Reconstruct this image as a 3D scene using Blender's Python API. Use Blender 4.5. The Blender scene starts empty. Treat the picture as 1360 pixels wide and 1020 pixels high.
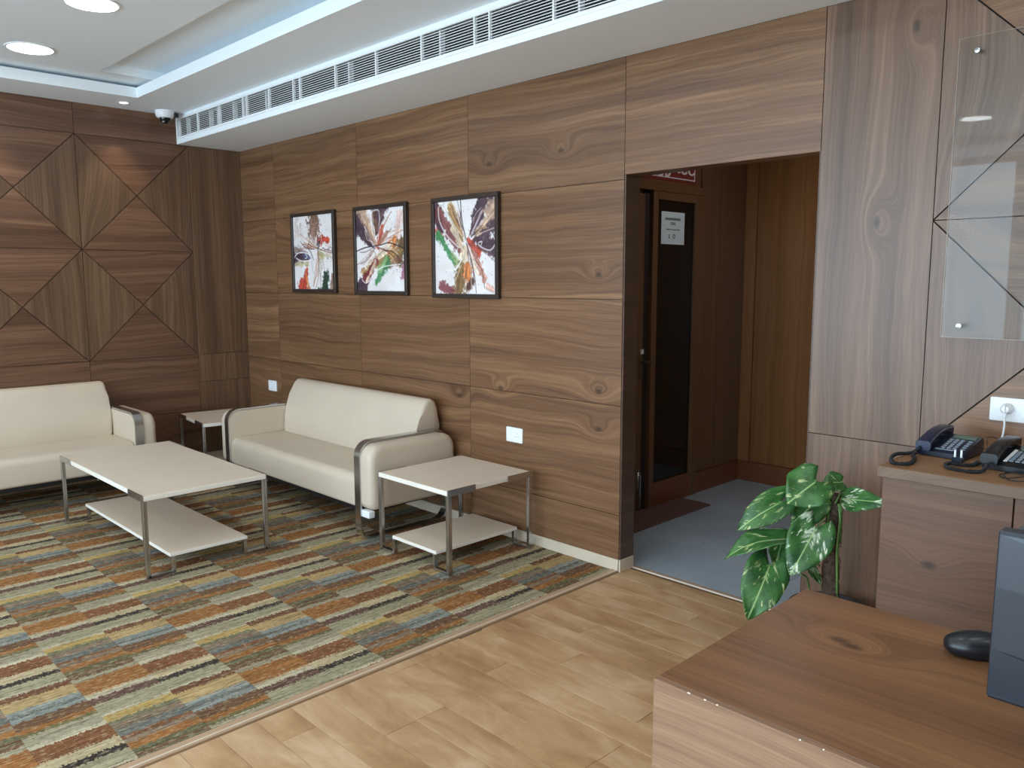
import bpy, bmesh, math, random
import numpy as np
from mathutils import Vector, Matrix
random.seed(7)
S = bpy.context.scene
C = S.collection
PI = math.pi

# ------------------------------------------------------------------ camera, daylight, exposure
cam_d = bpy.data.cameras.new('camera')
cam_d.sensor_width = 36.0
cam_d.lens = 36.0 * 1068.16 / 1360.0
cam_d.clip_start = 0.02
cam = bpy.data.objects.new('camera', cam_d)
C.objects.link(cam)
yaw, pitch, roll = math.radians(45.3556), math.radians(7.3225), math.radians(-0.129)
cam.matrix_world = (Matrix.Translation((6.4701, -3.2190, 1.5)) @ Matrix.Rotation(yaw, 4, 'Z')
                    @ Matrix.Rotation(PI / 2 - pitch, 4, 'X') @ Matrix.Rotation(roll, 4, 'Z'))
S.camera = cam

world = bpy.data.worlds.new('sky')
S.world = world
world.use_nodes = True
bg = world.node_tree.nodes['Background']
bg.inputs[0].default_value = (0.64, 0.84, 1.0, 1)
bg.inputs[1].default_value = 6.5

def area(name, loc, rot, sx, sy, power=0, col=(1, 1, 1), portal=False, shape='RECTANGLE'):
    d = bpy.data.lights.new(name, 'AREA')
    d.shape = shape
    d.size = sx
    if shape == 'RECTANGLE':
        d.size_y = sy
    d.energy = power
    d.color = col
    if portal:
        d.cycles.is_portal = True
    o = bpy.data.objects.new(name, d)
    o.location = loc
    o.rotation_euler = rot
    C.objects.link(o)
    return o
# the glazed front of the lobby (behind the camera): sky light enters through its openings
for i in range(4):
    area('window_light', (1.3 + 1.9 * i, -6.48, 1.40), (PI / 2, 0, 0), 1.75, 2.5, portal=True)

S.view_settings.view_transform = 'Standard'
S.view_settings.look = 'None'
S.view_settings.gamma = 1.0
S.view_settings.exposure = 0.18
S.view_settings.use_curve_mapping = False
try:
    S.cycles.max_bounces = 10
    S.cycles.diffuse_bounces = 6
    S.cycles.caustics_reflective = False
    S.cycles.caustics_refractive = False
    S.cycles.sample_clamp_indirect = 6
except Exception:
    pass

# ------------------------------------------------------------------ colour helper, node helper
def lin(r, g, b):
    f = lambda c: (c / 255 / 12.92) if c / 255 <= 0.04045 else ((c / 255 + 0.055) / 1.055) ** 2.4
    return (f(r), f(g), f(b), 1.0)

class NT:
    def __init__(self, name):
        self.m = bpy.data.materials.new(name)
        self.m.use_nodes = True
        self.t = self.m.node_tree
        self.n = self.t.nodes
        self.b = self.n['Principled BSDF']
    def node(self, ty, **kw):
        n = self.n.new(ty)
        for k, v in kw.items():
            setattr(n, k, v)
        return n
    def link(self, a, b):
        self.t.links.new(a, b)
    def put(self, sock, v):
        if hasattr(v, 'links') or isinstance(v, bpy.types.NodeSocket):
            self.link(v, sock)
        else:
            sock.default_value = v
    def math(self, op, a, b=0.0, c=0.0, clamp=False):
        n = self.node('ShaderNodeMath', operation=op)
        n.use_clamp = clamp
        self.put(n.inputs[0], a)
        self.put(n.inputs[1], b)
        self.put(n.inputs[2], c)
        return n.outputs[0]
    def comb(self, x, y, z):
        n = self.node('ShaderNodeCombineXYZ')
        for i, v in enumerate((x, y, z)):
            self.put(n.inputs[i], v)
        return n.outputs[0]
    def noise(self, vec, scale=1.0, detail=2.0, rough=0.5, dist=0.0):
        n = self.node('ShaderNodeTexNoise')
        self.put(n.inputs['Vector'], vec)
        n.inputs['Scale'].default_value = scale
        n.inputs['Detail'].default_value = detail
        n.inputs['Roughness'].default_value = rough
        n.inputs['Distortion'].default_value = dist
        return n.outputs[0]
    def ramp(self, fac, stops, interp='LINEAR'):
        n = self.node('ShaderNodeValToRGB')
        n.color_ramp.interpolation = interp
        e = n.color_ramp.elements
        e[0].position, e[0].color = stops[0]
        e[1].position, e[1].color = stops[1]
        for p, c in stops[2:]:
            x = e.new(p)
            x.color = c
        self.put(n.inputs[0], fac)
        return n.outputs[0]
    def mix(self, fac, a, b, blend='MIX'):
        n = self.node('ShaderNodeMix', data_type='RGBA', blend_type=blend)
        self.put(n.inputs[0], fac)
        self.put(n.inputs[6], a)
        self.put(n.inputs[7], b)
        return n.outputs[2]
    def maprange(self, v, a, b, c, d):
        n = self.node('ShaderNodeMapRange')
        self.put(n.inputs[0], v)
        for i, x in enumerate((a, b, c, d)):
            n.inputs[i + 1].default_value = x
        return n.outputs[0]
    def objxyz(self):
        tc = self.node('ShaderNodeTexCoord')
        s = self.node('ShaderNodeSeparateXYZ')
        self.link(tc.outputs['Object'], s.inputs[0])
        return tc.outputs['Object'], s.outputs[0], s.outputs[1], s.outputs[2]
    def bump(self, h, strength, dist=0.002):
        n = self.node('ShaderNodeBump')
        n.inputs['Strength'].default_value = strength
        n.inputs['Distance'].default_value = dist
        self.link(h, n.inputs['Height'])
        self.link(n.outputs[0], self.b.inputs['Normal'])
    def fin(self, base=None, rough=None, metal=None, spec=None, coat=None):
        if base is not None: self.put(self.b.inputs['Base Color'], base)
        if rough is not None: self.put(self.b.inputs['Roughness'], rough)
        if metal is not None: self.b.inputs['Metallic'].default_value = metal
        if spec is not None: self.b.inputs['Specular IOR Level'].default_value = spec
        if coat is not None: self.b.inputs['Coat Weight'].default_value = coat
        return self.m

def plain(name, col, rough=0.5, metal=0.0, spec=0.5, var=0.04, vscale=6.0, bump=0.0, bscale=400):
    t = NT(name)
    v, x, y, z = t.objxyz()
    n = t.noise(v, vscale, 3)
    k = t.maprange(n, 0.3, 0.7, 1 - var, 1 + var)
    cc = t.mix(1.0, col, t.comb(k, k, k), 'MULTIPLY')
    if bump:
        t.bump(t.noise(v, bscale, 2), bump, 0.0006)
    return t.fin(cc, rough, metal, spec)

def wood(name, along, across, dark, mid, light, rough=0.34, knots=1.0, ringk=1.0, tint=0.08, spec=0.5, contrast=1.0, spots=()):
    """veneer: growth-ring bands that run along one axis, swing round sparse knots, with fine pores"""
    t = NT(name)
    v, x, y, z = t.objxyz()
    ax = {'x': x, 'y': y, 'z': z}
    oi = t.node('ShaderNodeObjectInfo')
    r = oi.outputs['Random']
    ro = t.math('MULTIPLY', r, 41.0)
    a = t.math('ADD', ax[along], t.math('MULTIPLY', r, 7.3))
    c = t.math('ADD', ax[across], t.math('MULTIPLY', r, 3.1))
    rest = [k for k in 'xyz' if k not in (along, across)][0]
    c = t.math('ADD', c, t.math('MULTIPLY', ax[rest], 0.6))
    w = t.noise(t.comb(t.math('MULTIPLY', a, 0.8), t.math('MULTIPLY', c, 2.2), ro), 1.0, 3, 0.5)
    w = t.math('MULTIPLY', t.math('SUBTRACT', w, 0.5), 0.15)
    c2 = t.math('ADD', c, w)
    vo = t.node('ShaderNodeTexVoronoi')
    vo.inputs['Scale'].default_value = 1.0
    t.link(t.comb(t.math('MULTIPLY', a, 0.50), t.math('MULTIPLY', c2, 1.25), ro), vo.inputs['Vector'])
    d = vo.outputs['Distance']
    swing = t.math('POWER', 2.718, t.math('MULTIPLY', t.math('MULTIPLY', d, d), -40.0))
    kn = t.math('MULTIPLY', t.maprange(d, 0.010, 0.036, 0.62, 0.0), knots, clamp=True)
    for sa, sc in spots:
        da = t.math('MULTIPLY', t.math('SUBTRACT', ax[along], sa), 0.55)
        dc = t.math('SUBTRACT', ax[across], sc)
        ds = t.math('ADD', t.math('MULTIPLY', da, da), t.math('MULTIPLY', dc, dc))
        swing = t.math('ADD', swing, t.math('MULTIPLY', t.math('POWER', 2.718, t.math('MULTIPLY', ds, -330.0)), 0.7))
        kn = t.math('MAXIMUM', kn, t.maprange(ds, 0.00002, 0.00026, 0.8, 0.0))
    ring = t.math('ADD', t.math('MULTIPLY', c2, 13.0 * ringk), t.math('MULTIPLY', swing, 1.9))
    bands = t.noise(t.comb(ring, t.math('MULTIPLY', a, 0.30), ro), 1.0, 4.0, 0.62)
    band2 = t.noise(t.comb(t.math('MULTIPLY', ring, 6.0), t.math('MULTIPLY', a, 1.0), ro), 1.0, 4.0, 0.65)
    band3 = t.noise(t.comb(t.math('MULTIPLY', ring, 26.0), t.math('MULTIPLY', a, 2.2), ro), 1.0, 2.0, 0.6)
    b = t.math('ADD', t.math('ADD', t.math('MULTIPLY', bands, 0.46), t.math('MULTIPLY', band2, 0.34)), t.math('MULTIPLY', band3, 0.20))
    h = 0.19 / contrast
    col = t.ramp(t.maprange(b, 0.5 - h, 0.5 + h, 0, 1), [(0.0, dark), (1.0, light), (0.5, mid)])
    pores = t.noise(t.comb(t.math('MULTIPLY', a, 9), t.math('MULTIPLY', c, 260), ro), 1.0, 2.0, 0.6)
    pk = t.maprange(pores, 0.3, 0.7, 0.90, 1.08)
    col = t.mix(1.0, col, t.comb(pk, pk, pk), 'MULTIPLY')
    tk = t.maprange(r, 0, 1, 1 - tint, 1 + tint)
    col = t.mix(1.0, col, t.comb(tk, tk, tk), 'MULTIPLY')
    col = t.mix(kn, col, tuple(q * 0.4 for q in dark[:3]) + (1,))
    t.bump(pores, 0.08, 0.0005)
    return t.fin(col, rough, 0.0, spec)

WD, WM, WL = lin(83, 56, 38), lin(118, 84, 58), lin(149, 112, 80)
KX = [(3.578, 2.173), (3.84, 1.528), (3.849, 0.929), (3.852, 0.732), (3.117, 0.881), (2.75, 0.80), (3.03, 2.16)]
KZ = [(1.72, 5.215), (2.42, 5.32)]
M = {}
M['wood_x'] = wood('walnut_veneer_x', 'x', 'z', WD, WM, WL, knots=0.5, spots=KX, contrast=1.3)
M['wood_y'] = wood('walnut_veneer_y_shaded', 'y', 'z', lin(74, 48, 35), lin(105, 74, 55), lin(136, 101, 77), contrast=1.3, knots=0.5)  # tones darkened to paint the light falloff on the left wall
M['wood_zx'] = wood('walnut_veneer_upright_sheen', 'z', 'x', lin(84, 61, 46), lin(113, 85, 66), lin(139, 109, 87), contrast=1.25, knots=0.4, spots=KZ, tint=0.04)  # tones greyed to put window sheen into the veneer colour
M['wood_zy'] = wood('walnut_veneer_upright_side_shaded', 'z', 'y', lin(74, 52, 36), lin(105, 79, 58), lin(136, 106, 80), contrast=1.3, knots=0.5)  # same falloff shade painted into the upright grain
M['wood_jamb'] = wood('walnut_veneer_jamb', 'y', 'z', lin(64, 46, 38), lin(84, 62, 50), lin(104, 78, 64), knots=0)
M['desk_top'] = wood('desk_laminate', 'x', 'y', lin(88, 58, 37), lin(120, 82, 53), lin(150, 108, 72), rough=0.42, contrast=1.2, tint=0.0, knots=0.0, spots=[(0.180, 0.398), (0.210, 0.386)])
M['desk_front_lit'] = wood('desk_front_lit_laminate', 'x', 'z', lin(108, 79, 60), lin(140, 107, 83), lin(164, 131, 105), rough=0.5, tint=0.0, knots=0.0)  # paler than the top: window light on the face is in the colour
M['counter_top'] = wood('counter_laminate', 'x', 'y', lin(120, 84, 54), lin(150, 110, 74), lin(172, 132, 92), rough=0.4, tint=0.0, knots=0.0)
M['counter_edge'] = wood('counter_edge_veneer', 'x', 'z', lin(90, 68, 52), lin(118, 92, 72), lin(140, 112, 90), knots=0.0, tint=0.0)
M['counter_front'] = wood('counter_door_veneer', 'x', 'z', lin(74, 50, 38), lin(104, 74, 56), lin(128, 94, 72), rough=0.4, ringk=1.8, tint=0.03, knots=0.0, spots=[(0.165, 0.615)])
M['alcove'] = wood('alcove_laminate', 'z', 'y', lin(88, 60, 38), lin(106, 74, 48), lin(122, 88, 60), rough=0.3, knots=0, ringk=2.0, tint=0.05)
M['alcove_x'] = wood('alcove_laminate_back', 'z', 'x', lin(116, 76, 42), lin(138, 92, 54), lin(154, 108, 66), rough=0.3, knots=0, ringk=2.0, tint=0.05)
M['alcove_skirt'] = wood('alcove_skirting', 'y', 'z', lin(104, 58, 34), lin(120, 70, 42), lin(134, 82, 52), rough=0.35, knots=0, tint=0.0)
M['dark_gap'] = plain('dark_joint', lin(38, 27, 20), 0.8)
M['ceiling'] = plain('ceiling_paint', lin(240, 246, 250), 0.75, var=0.01, vscale=2)
M['white_gloss'] = plain('white_enamel', lin(240, 242, 244), 0.4, var=0.01)
M['void'] = plain('duct_dark_fill', lin(16, 20, 24), 0.9)
M['wall_paint'] = plain('wall_paint', lin(214, 208, 198), 0.8, var=0.02)
M['cream'] = plain('cream_skirting', lin(206, 190, 168), 0.45, var=0.03)
M['chrome'] = plain('polished_steel', lin(176, 180, 184), 0.2, 1.0, var=0.02)
M['chrome_satin'] = plain('satin_steel', lin(196, 197, 198), 0.24, 1.0, var=0.03)
M['leather'] = plain('cream_leather', lin(206, 190, 170), 0.42, var=0.03, vscale=3, bump=0.25, bscale=260)
M['laminate'] = plain('pale_laminate', lin(224, 208, 188), 0.38, var=0.02, vscale=4)
M['laminate_edge'] = plain('pale_edging', lin(236, 228, 216), 0.45, var=0.01)
M['dark_metal'] = plain('dark_steel', lin(60, 60, 62), 0.4, 0.8)
M['white_plastic'] = plain('white_plastic', lin(238, 240, 242), 0.3, var=0.01)
M['grey_plastic'] = plain('grey_plastic', lin(150, 154, 158), 0.4, var=0.02)
M['frame_brown'] = plain('dark_brown_frame', lin(52, 40, 33), 0.4, var=0.08, vscale=30)
M['navy'] = plain('navy_plastic', lin(30, 38, 66), 0.28, var=0.03)
M['navy_dark'] = plain('navy_plastic_dark', lin(20, 28, 46), 0.35, var=0.03)
M['black'] = plain('black_plastic', lin(24, 26, 30), 0.3, var=0.03)
M['rubber'] = plain('black_rubber', lin(30, 33, 36), 0.55, var=0.03)
M['key'] = plain('key_grey', lin(120, 132, 144), 0.4, var=0.02)
M['lcd'] = plain('green_grey_display', lin(96, 116, 104), 0.2, var=0.02)
M['monitor'] = plain('slate_blue_plastic', lin(38, 45, 54), 0.3, var=0.02)
M['mat'] = plain('brown_mat_pile', lin(104, 72, 62), 0.95, var=0.15, vscale=60, bump=0.5)
M['paper'] = plain('paper', lin(226, 236, 240), 0.7, var=0.01)
M['ink'] = plain('ink', lin(52, 62, 74), 0.7, var=0.02)
M['maroon'] = plain('maroon_sign', lin(128, 48, 38), 0.4, var=0.05)
M['sign_white'] = plain('sign_white', lin(236, 230, 232), 0.4, var=0.01)
M['black_glass'] = plain('tinted_glass', lin(8, 9, 12), 0.06, var=0.0)
M['brass'] = plain('aged_brass', lin(120, 100, 74), 0.4, 0.8)
M['trim_tan'] = plain('tan_floor_trim', lin(178, 146, 116), 0.4, var=0.04)
M['trim_metal_highlight'] = plain('trim_metal_and_highlight', lin(214, 198, 180), 0.3, var=0.02)
M['pot'] = plain('dark_pot', lin(48, 44, 42), 0.5)
M['soil'] = plain('potting_soil', lin(50, 36, 26), 0.95, var=0.3, vscale=80, bump=0.6)
M['stem'] = plain('green_stem', lin(104, 142, 74), 0.5, var=0.15, vscale=30)
M['coir'] = plain('coir_fibre', lin(84, 66, 54), 0.95, var=0.5, vscale=70, bump=1.0, bscale=240)
M['root'] = plain('pale_root', lin(128, 106, 88), 0.9, var=0.3, vscale=60)

def glow(name, col, s):
    m = bpy.data.materials.new(name); m.use_nodes = True
    b = m.node_tree.nodes['Principled BSDF']
    b.inputs['Emission Color'].default_value = col
    b.inputs['Emission Strength'].default_value = s
    b.inputs['Base Color'].default_value = (0.8, 0.8, 0.8, 1)
    return m
M['lamp'] = glow('led_diffuser', (0.94, 0.98, 1.0, 1), 22)
M['alcove_fill'] = glow('alcove_fill_glow', (0.96, 0.98, 1.0, 1), 46)  # glow of the added, unseen alcove light
M['spot'] = glow('spot_diffuser', (1.0, 0.93, 0.84, 1), 10)

def mat_acrylic():
    t = NT('clear_acrylic')
    t.b.inputs['Transmission Weight'].default_value = 1.0
    t.b.inputs['IOR'].default_value = 1.49
    t.b.inputs['Alpha'].default_value = 1.0
    out = t.n['Material Output']
    tr = t.node('ShaderNodeBsdfTransparent'); tr.inputs[0].default_value = (0.97, 0.98, 0.98, 1)
    gl = t.node('ShaderNodeBsdfGlossy'); gl.inputs['Roughness'].default_value = 0.02
    fr = t.node('ShaderNodeFresnel'); fr.inputs[0].default_value = 1.49
    mx = t.node('ShaderNodeMixShader')
    t.link(t.math('MULTIPLY', fr.outputs[0], 0.33, clamp=True), mx.inputs[0]); t.link(tr.outputs[0], mx.inputs[1]); t.link(gl.outputs[0], mx.inputs[2])
    t.link(mx.outputs[0], out.inputs['Surface'])
    return t.m
M['acrylic'] = mat_acrylic()
M['acrylic_edge'] = plain('acrylic_edge', lin(170, 158, 142), 0.3, var=0.02)

def mat_tile():
    t = NT('grey_floor_tile')
    v, x, y, z = t.objxyz()
    n = t.noise(v, 2.2, 5, 0.6)
    return t.fin(t.ramp(n, [(0.3, lin(150, 162, 172)), (0.7, lin(178, 188, 196))]), 0.3)
M['tile'] = mat_tile()

def mat_plank():
    t = NT('tan_vinyl_plank')
    v, x, y, z = t.objxyz()
    oi = t.node('ShaderNodeObjectInfo'); r = oi.outputs['Random']
    ro = t.math('MULTIPLY', r, 3.0)
    cl = t.noise(t.comb(t.math('MULTIPLY', x, 2.2), t.math('MULTIPLY', y, 5.0), ro), 1.0, 5, 0.62, 0.6)
    st = t.noise(t.comb(t.math('MULTIPLY', x, 5.0), t.math('MULTIPLY', y, 24.0), ro), 1.0, 3, 0.6, 0.8)
    f = t.math('ADD', t.math('MULTIPLY', cl, 0.84), t.math('MULTIPLY', st, 0.16))
    col = t.ramp(f, [(0.34, lin(156, 116, 78)), (0.66, lin(206, 172, 136)), (0.5, lin(184, 146, 106))])
    k = t.maprange(r, 0, 1, 0.96, 1.04)
    col = t.mix(1.0, col, t.comb(k, k, k), 'MULTIPLY')
    return t.fin(col, t.maprange(cl, 0.3, 0.7, 0.34, 0.46), spec=0.45)
M['plank'] = mat_plank()

def mat_carpet():
    """woven pattern: two half-width columns of coloured bars, period 0.715 m, shifted half a period per tile"""
    t = NT('striped_carpet')
    v, x, y, z = t.objxyz()
    P, Q = 0.715, 0.475
    yy = t.math('DIVIDE', t.math('SUBTRACT', y, -2.1545), Q)
    row = t.math('FLOOR', yy)
    half = t.math('SUBTRACT', yy, row)
    j1 = t.noise(t.comb(t.math('MULTIPLY', x, 30), t.math('MULTIPLY', y, 95), 0.0), 1.0, 3, 0.7)
    j2 = t.noise(t.comb(t.math('MULTIPLY', x, 240), t.math('MULTIPLY', y, 14), 5.0), 1.0, 2, 0.6)
    jit = t.math('ADD', t.math('MULTIPLY', t.math('SUBTRACT', j1, 0.5), 0.085), t.math('MULTIPLY', t.math('SUBTRACT', j2, 0.5), 0.020))
    u = t.math('DIVIDE', t.math('SUBTRACT', 3.925, x), P)
    u = t.math('ADD', u, t.math('MULTIPLY', row, -0.5))
    u = t.math('ADD', u, 40.0)
    u = t.math('ADD', t.math('FRACT', u), jit)
    u = t.math('FRACT', t.math('ADD', u, 1.0))
    olive, orange, brown, steel, blue = lin(112, 106, 78), lin(154, 106, 64), lin(114, 86, 68), lin(108, 112, 112), lin(138, 146, 148)
    yellow, redbr, pgreen, dark, cream = lin(182, 158, 116), lin(116, 80, 62), lin(158, 154, 132), lin(62, 56, 56), lin(192, 178, 148)
    rust, white, pgrey, purple = lin(130, 88, 62), lin(192, 184, 166), lin(160, 154, 136), lin(104, 80, 74)
    taupe, tan, gold, gg, ol2 = lin(136, 118, 104), lin(176, 150, 118), lin(186, 160, 104), lin(118, 118, 98), lin(106, 106, 84)
    A = [(.02, olive), (.035, orange), (.065, brown), (.03, blue), (.02, steel), (.035, blue), (.085, yellow), (.045, redbr), (.012, white),
         (.073, pgreen), (.038, dark), (.057, cream), (.10, rust), (.03, white), (.07, pgrey)]
    B = [(.06, pgreen), (.05, purple), (.035, white), (.012, tan), (.118, orange), (.035, pgrey), (.02, brown), (.012, gg), (.02, brown), (.032, ol2),
         (.048, orange), (.035, taupe), (.022, rust), (.05, steel), (.045, taupe), (.028, gg), (.05, gold), (.015, white), (.028, pgreen)]
    def stops(L):
        s, p, tot = [], 0.0, sum(w for w, c in L)
        for w, c in L:
            s.append((p / tot, c)); p += w
        return s
    ca = t.ramp(u, stops(A), 'CONSTANT')
    cb = t.ramp(u, stops(B), 'CONSTANT')
    col = t.mix(t.math('GREATER_THAN', half, 0.5), ca, cb)
    # heathered yarns that run with the bars
    y1 = t.noise(t.comb(t.math('MULTIPLY', x, 150), t.math('MULTIPLY', y, 5), 1.0), 1.0, 2, 0.5)
    k = t.maprange(y1, 0.30, 0.70, 0.50, 1.28)
    col = t.mix(1.0, col, t.comb(k, k, k), 'MULTIPLY')
    y2 = t.noise(t.comb(t.math('MULTIPLY', x, 90), t.math('MULTIPLY', y, 34), 9.0), 1.0, 4, 0.7)
    col = t.mix(t.maprange(y2, 0.53, 0.66, 0.0, 0.6), col, lin(186, 174, 150))
    col = t.mix(t.maprange(y2, 0.47, 0.34, 0.0, 0.6), col, lin(82, 66, 56))
    col = t.mix(1.0, col, (1.0, 0.94, 0.82, 1), 'MULTIPLY')
    t.bump(y2, 0.6, 0.002)
    return t.fin(col, 0.95, spec=0.1)
M['carpet'] = mat_carpet()

def mat_leaf(name, seed, varieg):
    t = NT(name)
    uv = t.node('ShaderNodeUVMap'); uv.uv_map = 'UVMap'
    s = t.node('ShaderNodeSeparateXYZ'); t.link(uv.outputs[0], s.inputs[0])
    u = t.math('ABSOLUTE', t.math('SUBTRACT', s.outputs[0], 0.5)); vv = s.outputs[1]
    n = t.noise(t.comb(t.math('MULTIPLY', s.outputs[0], 5), t.math('MULTIPLY', t.math('SUBTRACT', vv, u), 5), seed), 1.0, 3, 0.6)
    g = t.ramp(t.noise(t.comb(s.outputs[0], vv, seed), 4, 3), [(0.3, lin(34, 76, 38)), (0.7, lin(70, 120, 58))])
    n2 = t.noise(t.comb(t.math('MULTIPLY', s.outputs[0], 3), t.math('MULTIPLY', t.math('SUBTRACT', vv, t.math('MULTIPLY', u, 0.8)), 13), seed), 1.0, 3, 0.6)
    mm = t.math('MULTIPLY', t.maprange(n, 0.60 - varieg, 0.66 - varieg, 0, 1), t.maprange(n2, 0.42, 0.6, 0, 1))
    col = t.mix(mm, g, lin(206, 214, 150) if varieg < 0.05 else lin(226, 232, 208))
    vein = t.math('ABSOLUTE', t.math('SINE', t.math('MULTIPLY', t.math('SUBTRACT', vv, t.math('MULTIPLY', u, 0.9)), 26)))
    col = t.mix(t.maprange(vein, 0.0, 0.12, 0.35, 0.0), col, lin(120, 168, 96))
    col = t.mix(t.maprange(u, 0.008, 0.022, 0.8, 0.0), col, lin(170, 200, 130))
    t.b.inputs['Subsurface Weight'].default_value = 0.0
    return t.fin(col, 0.32, spec=0.5)
for i, va in enumerate((0.02, 0.02, 0.07, 0.02, 0.04)):
    M['leaf%d' % i] = mat_leaf('variegated_leaf_%s' % 'abcde'[i], 3.7 * i + 1, va)

# ------------------------------------------------------------------ mesh helpers
class MB:
    def __init__(self):
        self.bm = bmesh.new()
    def box(self, x0, x1, y0, y1, z0, z1, bev=0.0, seg=1):
        v = [self.bm.verts.new((x, y, z)) for x in (x0, x1) for y in (y0, y1) for z in (z0, z1)]
        F = [(0, 1, 3, 2), (4, 6, 7, 5), (0, 4, 5, 1), (2, 3, 7, 6), (0, 2, 6, 4), (1, 5, 7, 3)]
        fs = [self.bm.faces.new([v[i] for i in f]) for f in F]
        if bev > 0:
            es = list({e for f in fs for e in f.edges})
            bmesh.ops.bevel(self.bm, geom=es, offset=bev, segments=seg, affect='EDGES', profile=0.5)
        return self
    def prism(self, pts, f, d0, d1, bev=0.0, seg=2, caps_only=True):
        """pts: 2D outline; f(u, v, d) -> xyz; extruded from d0 to d1"""
        a = [self.bm.verts.new(f(u, v, d0)) for u, v in pts]
        b = [self.bm.verts.new(f(u, v, d1)) for u, v in pts]
        n = len(pts)
        ca = self.bm.faces.new(a[::-1]); cb = self.bm.faces.new(b)
        for i in range(n):
            self.bm.faces.new((a[i], a[(i + 1) % n], b[(i + 1) % n], b[i]))
        if bev > 0:
            es = list(ca.edges) + list(cb.edges)
            bmesh.ops.bevel(self.bm, geom=es, offset=bev, segments=seg, affect='EDGES', profile=0.5)
        return self
    def tube(self, path, r, n=8, closed=False, flat=None):
        P = [Vector(p) for p in path]
        m = len(P)
        rings = []
        up = Vector((0, 0, 1))
        for i, p in enumerate(P):
            if closed:
                t = P[(i + 1) % m] - P[i - 1]
            else:
                t = P[min(i + 1, m - 1)] - P[max(i - 1, 0)]
            t.normalize()
            ref = up if abs(t.z) < 0.95 else Vector((0, 1, 0))
            if i and not closed:
                ref = pu
            s = t.cross(ref)
            if s.length < 1e-5:
                s = t.cross(Vector((1, 0, 0)))
            s.normalize()
            u = s.cross(t).normalized()
            pu = u
            rr = r[i] if isinstance(r, (list, tuple)) else r
            rings.append([self.bm.verts.new(p + rr * (math.cos(2 * PI * k / n) * s + math.sin(2 * PI * k / n) * u)) for k in range(n)])
        rng = range(m) if closed else range(m - 1)
        for i in rng:
            A, B = rings[i], rings[(i + 1) % m]
            for k in range(n):
                self.bm.faces.new((A[k], A[(k + 1) % n], B[(k + 1) % n], B[k]))
        if not closed:
            self.bm.faces.new(rings[0][::-1]); self.bm.faces.new(rings[-1])
        return self
    def lathe(self, prof, n=32, c=(0, 0, 0), axis='z', cap=True):
        def f(r, h, a):
            x, y = r * math.cos(a), r * math.sin(a)
            if axis == 'z': return (c[0] + x, c[1] + y, c[2] + h)
            if axis == 'y': return (c[0] + x, c[1] + h, c[2] + y)
            return (c[0] + h, c[1] + x, c[2] + y)
        R = [[self.bm.verts.new(f(r, h, 2 * PI * k / n)) for k in range(n)] for r, h in prof]
        for i in range(len(R) - 1):
            for k in range(n):
                self.bm.faces.new((R[i][k], R[i][(k + 1) % n], R[i + 1][(k + 1) % n], R[i + 1][k]))
        if cap:
            self.bm.faces.new(R[0][::-1]); self.bm.faces.new(R[-1])
        return self
    def ribbon(self, pts, hw, f, d0, d1):
        """flat lettering stroke: polyline in 2D with half width hw, extruded"""
        L, R = [], []
        for i, p in enumerate(pts):
            a = pts[max(i - 1, 0)]; b = pts[min(i + 1, len(pts) - 1)]
            tx, ty = b[0] - a[0], b[1] - a[1]
            l = math.hypot(tx, ty) or 1
            w = hw * (0.55 + 0.75 * abs(ty / l))
            L.append((p[0] - ty / l * w, p[1] + tx / l * w)); R.append((p[0] + ty / l * w, p[1] - tx / l * w))
        for i in range(len(pts) - 1):
            q = [L[i], R[i], R[i + 1], L[i + 1]]
            self.prism(q, f, d0, d1)
        return self
    def build(self, name, mat, parent=None, smooth=False, angle=40, label=None, mats=None):
        bm = self.bm
        bmesh.ops.recalc_face_normals(bm, faces=bm.faces)
        me = bpy.data.meshes.new(name)
        bm.to_mesh(me); bm.free()
        o = bpy.data.objects.new(name, me)
        if mats:
            for mm in mats: me.materials.append(mm)
        else:
            me.materials.append(mat)
        if smooth:
            me.polygons.foreach_set('use_smooth', [True] * len(me.polygons))
            if angle < 180:
                try:
                    me.set_sharp_from_angle(angle=math.radians(angle))
                except Exception:
                    pass
        C.objects.link(o)
        if parent is not None:
            o.parent = parent
        if label: o['label'] = label
        return o

def thing(name, label, cat, loc=(0, 0, 0), rz=0.0, group=None):
    o = bpy.data.objects.new(name, None)
    C.objects.link(o)
    o.location = loc; o.rotation_euler = (0, 0, rz)
    o.empty_display_size = 0.1
    o['label'] = label; o['category'] = cat
    if group: o['group'] = group
    return o
def tag(o, label, cat, group=None):
    o['label'] = label; o['category'] = cat
    if group: o['group'] = group
    return o
def struct(o, label, cat='room'):
    o['kind'] = 'structure'; o['label'] = label; o['category'] = cat
    return o
def dup(root, loc, rz, label):
    r = root.copy(); C.objects.link(r); r.location = loc; r.rotation_euler = (0, 0, rz); r['label'] = label
    for ch in list(root.children):
        c = ch.copy(); C.objects.link(c); c.parent = r
        for g in list(ch.children):
            d = g.copy(); C.objects.link(d); d.parent = c
    return r
def rrect(w0, w1, h0, h1, r, n=6):
    """rounded rectangle outline in 2D; r = (bottom-left, bottom-right, top-right, top-left)"""
    if not isinstance(r, (tuple, list)): r = (r,) * 4
    out = []
    for (cx, cy, rr, a0) in ((w0 + r[0], h0 + r[0], r[0], PI), (w1 - r[1], h0 + r[1], r[1], 1.5 * PI),
                             (w1 - r[2], h1 - r[2], r[2], 0), (w0 + r[3], h1 - r[3], r[3], 0.5 * PI)):
        if rr < 1e-6:
            out.append((cx, cy)); continue
        for k in range(n + 1):
            a = a0 + 0.5 * PI * k / n
            out.append((cx + rr * math.cos(a), cy + rr * math.sin(a)))
    return out
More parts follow.
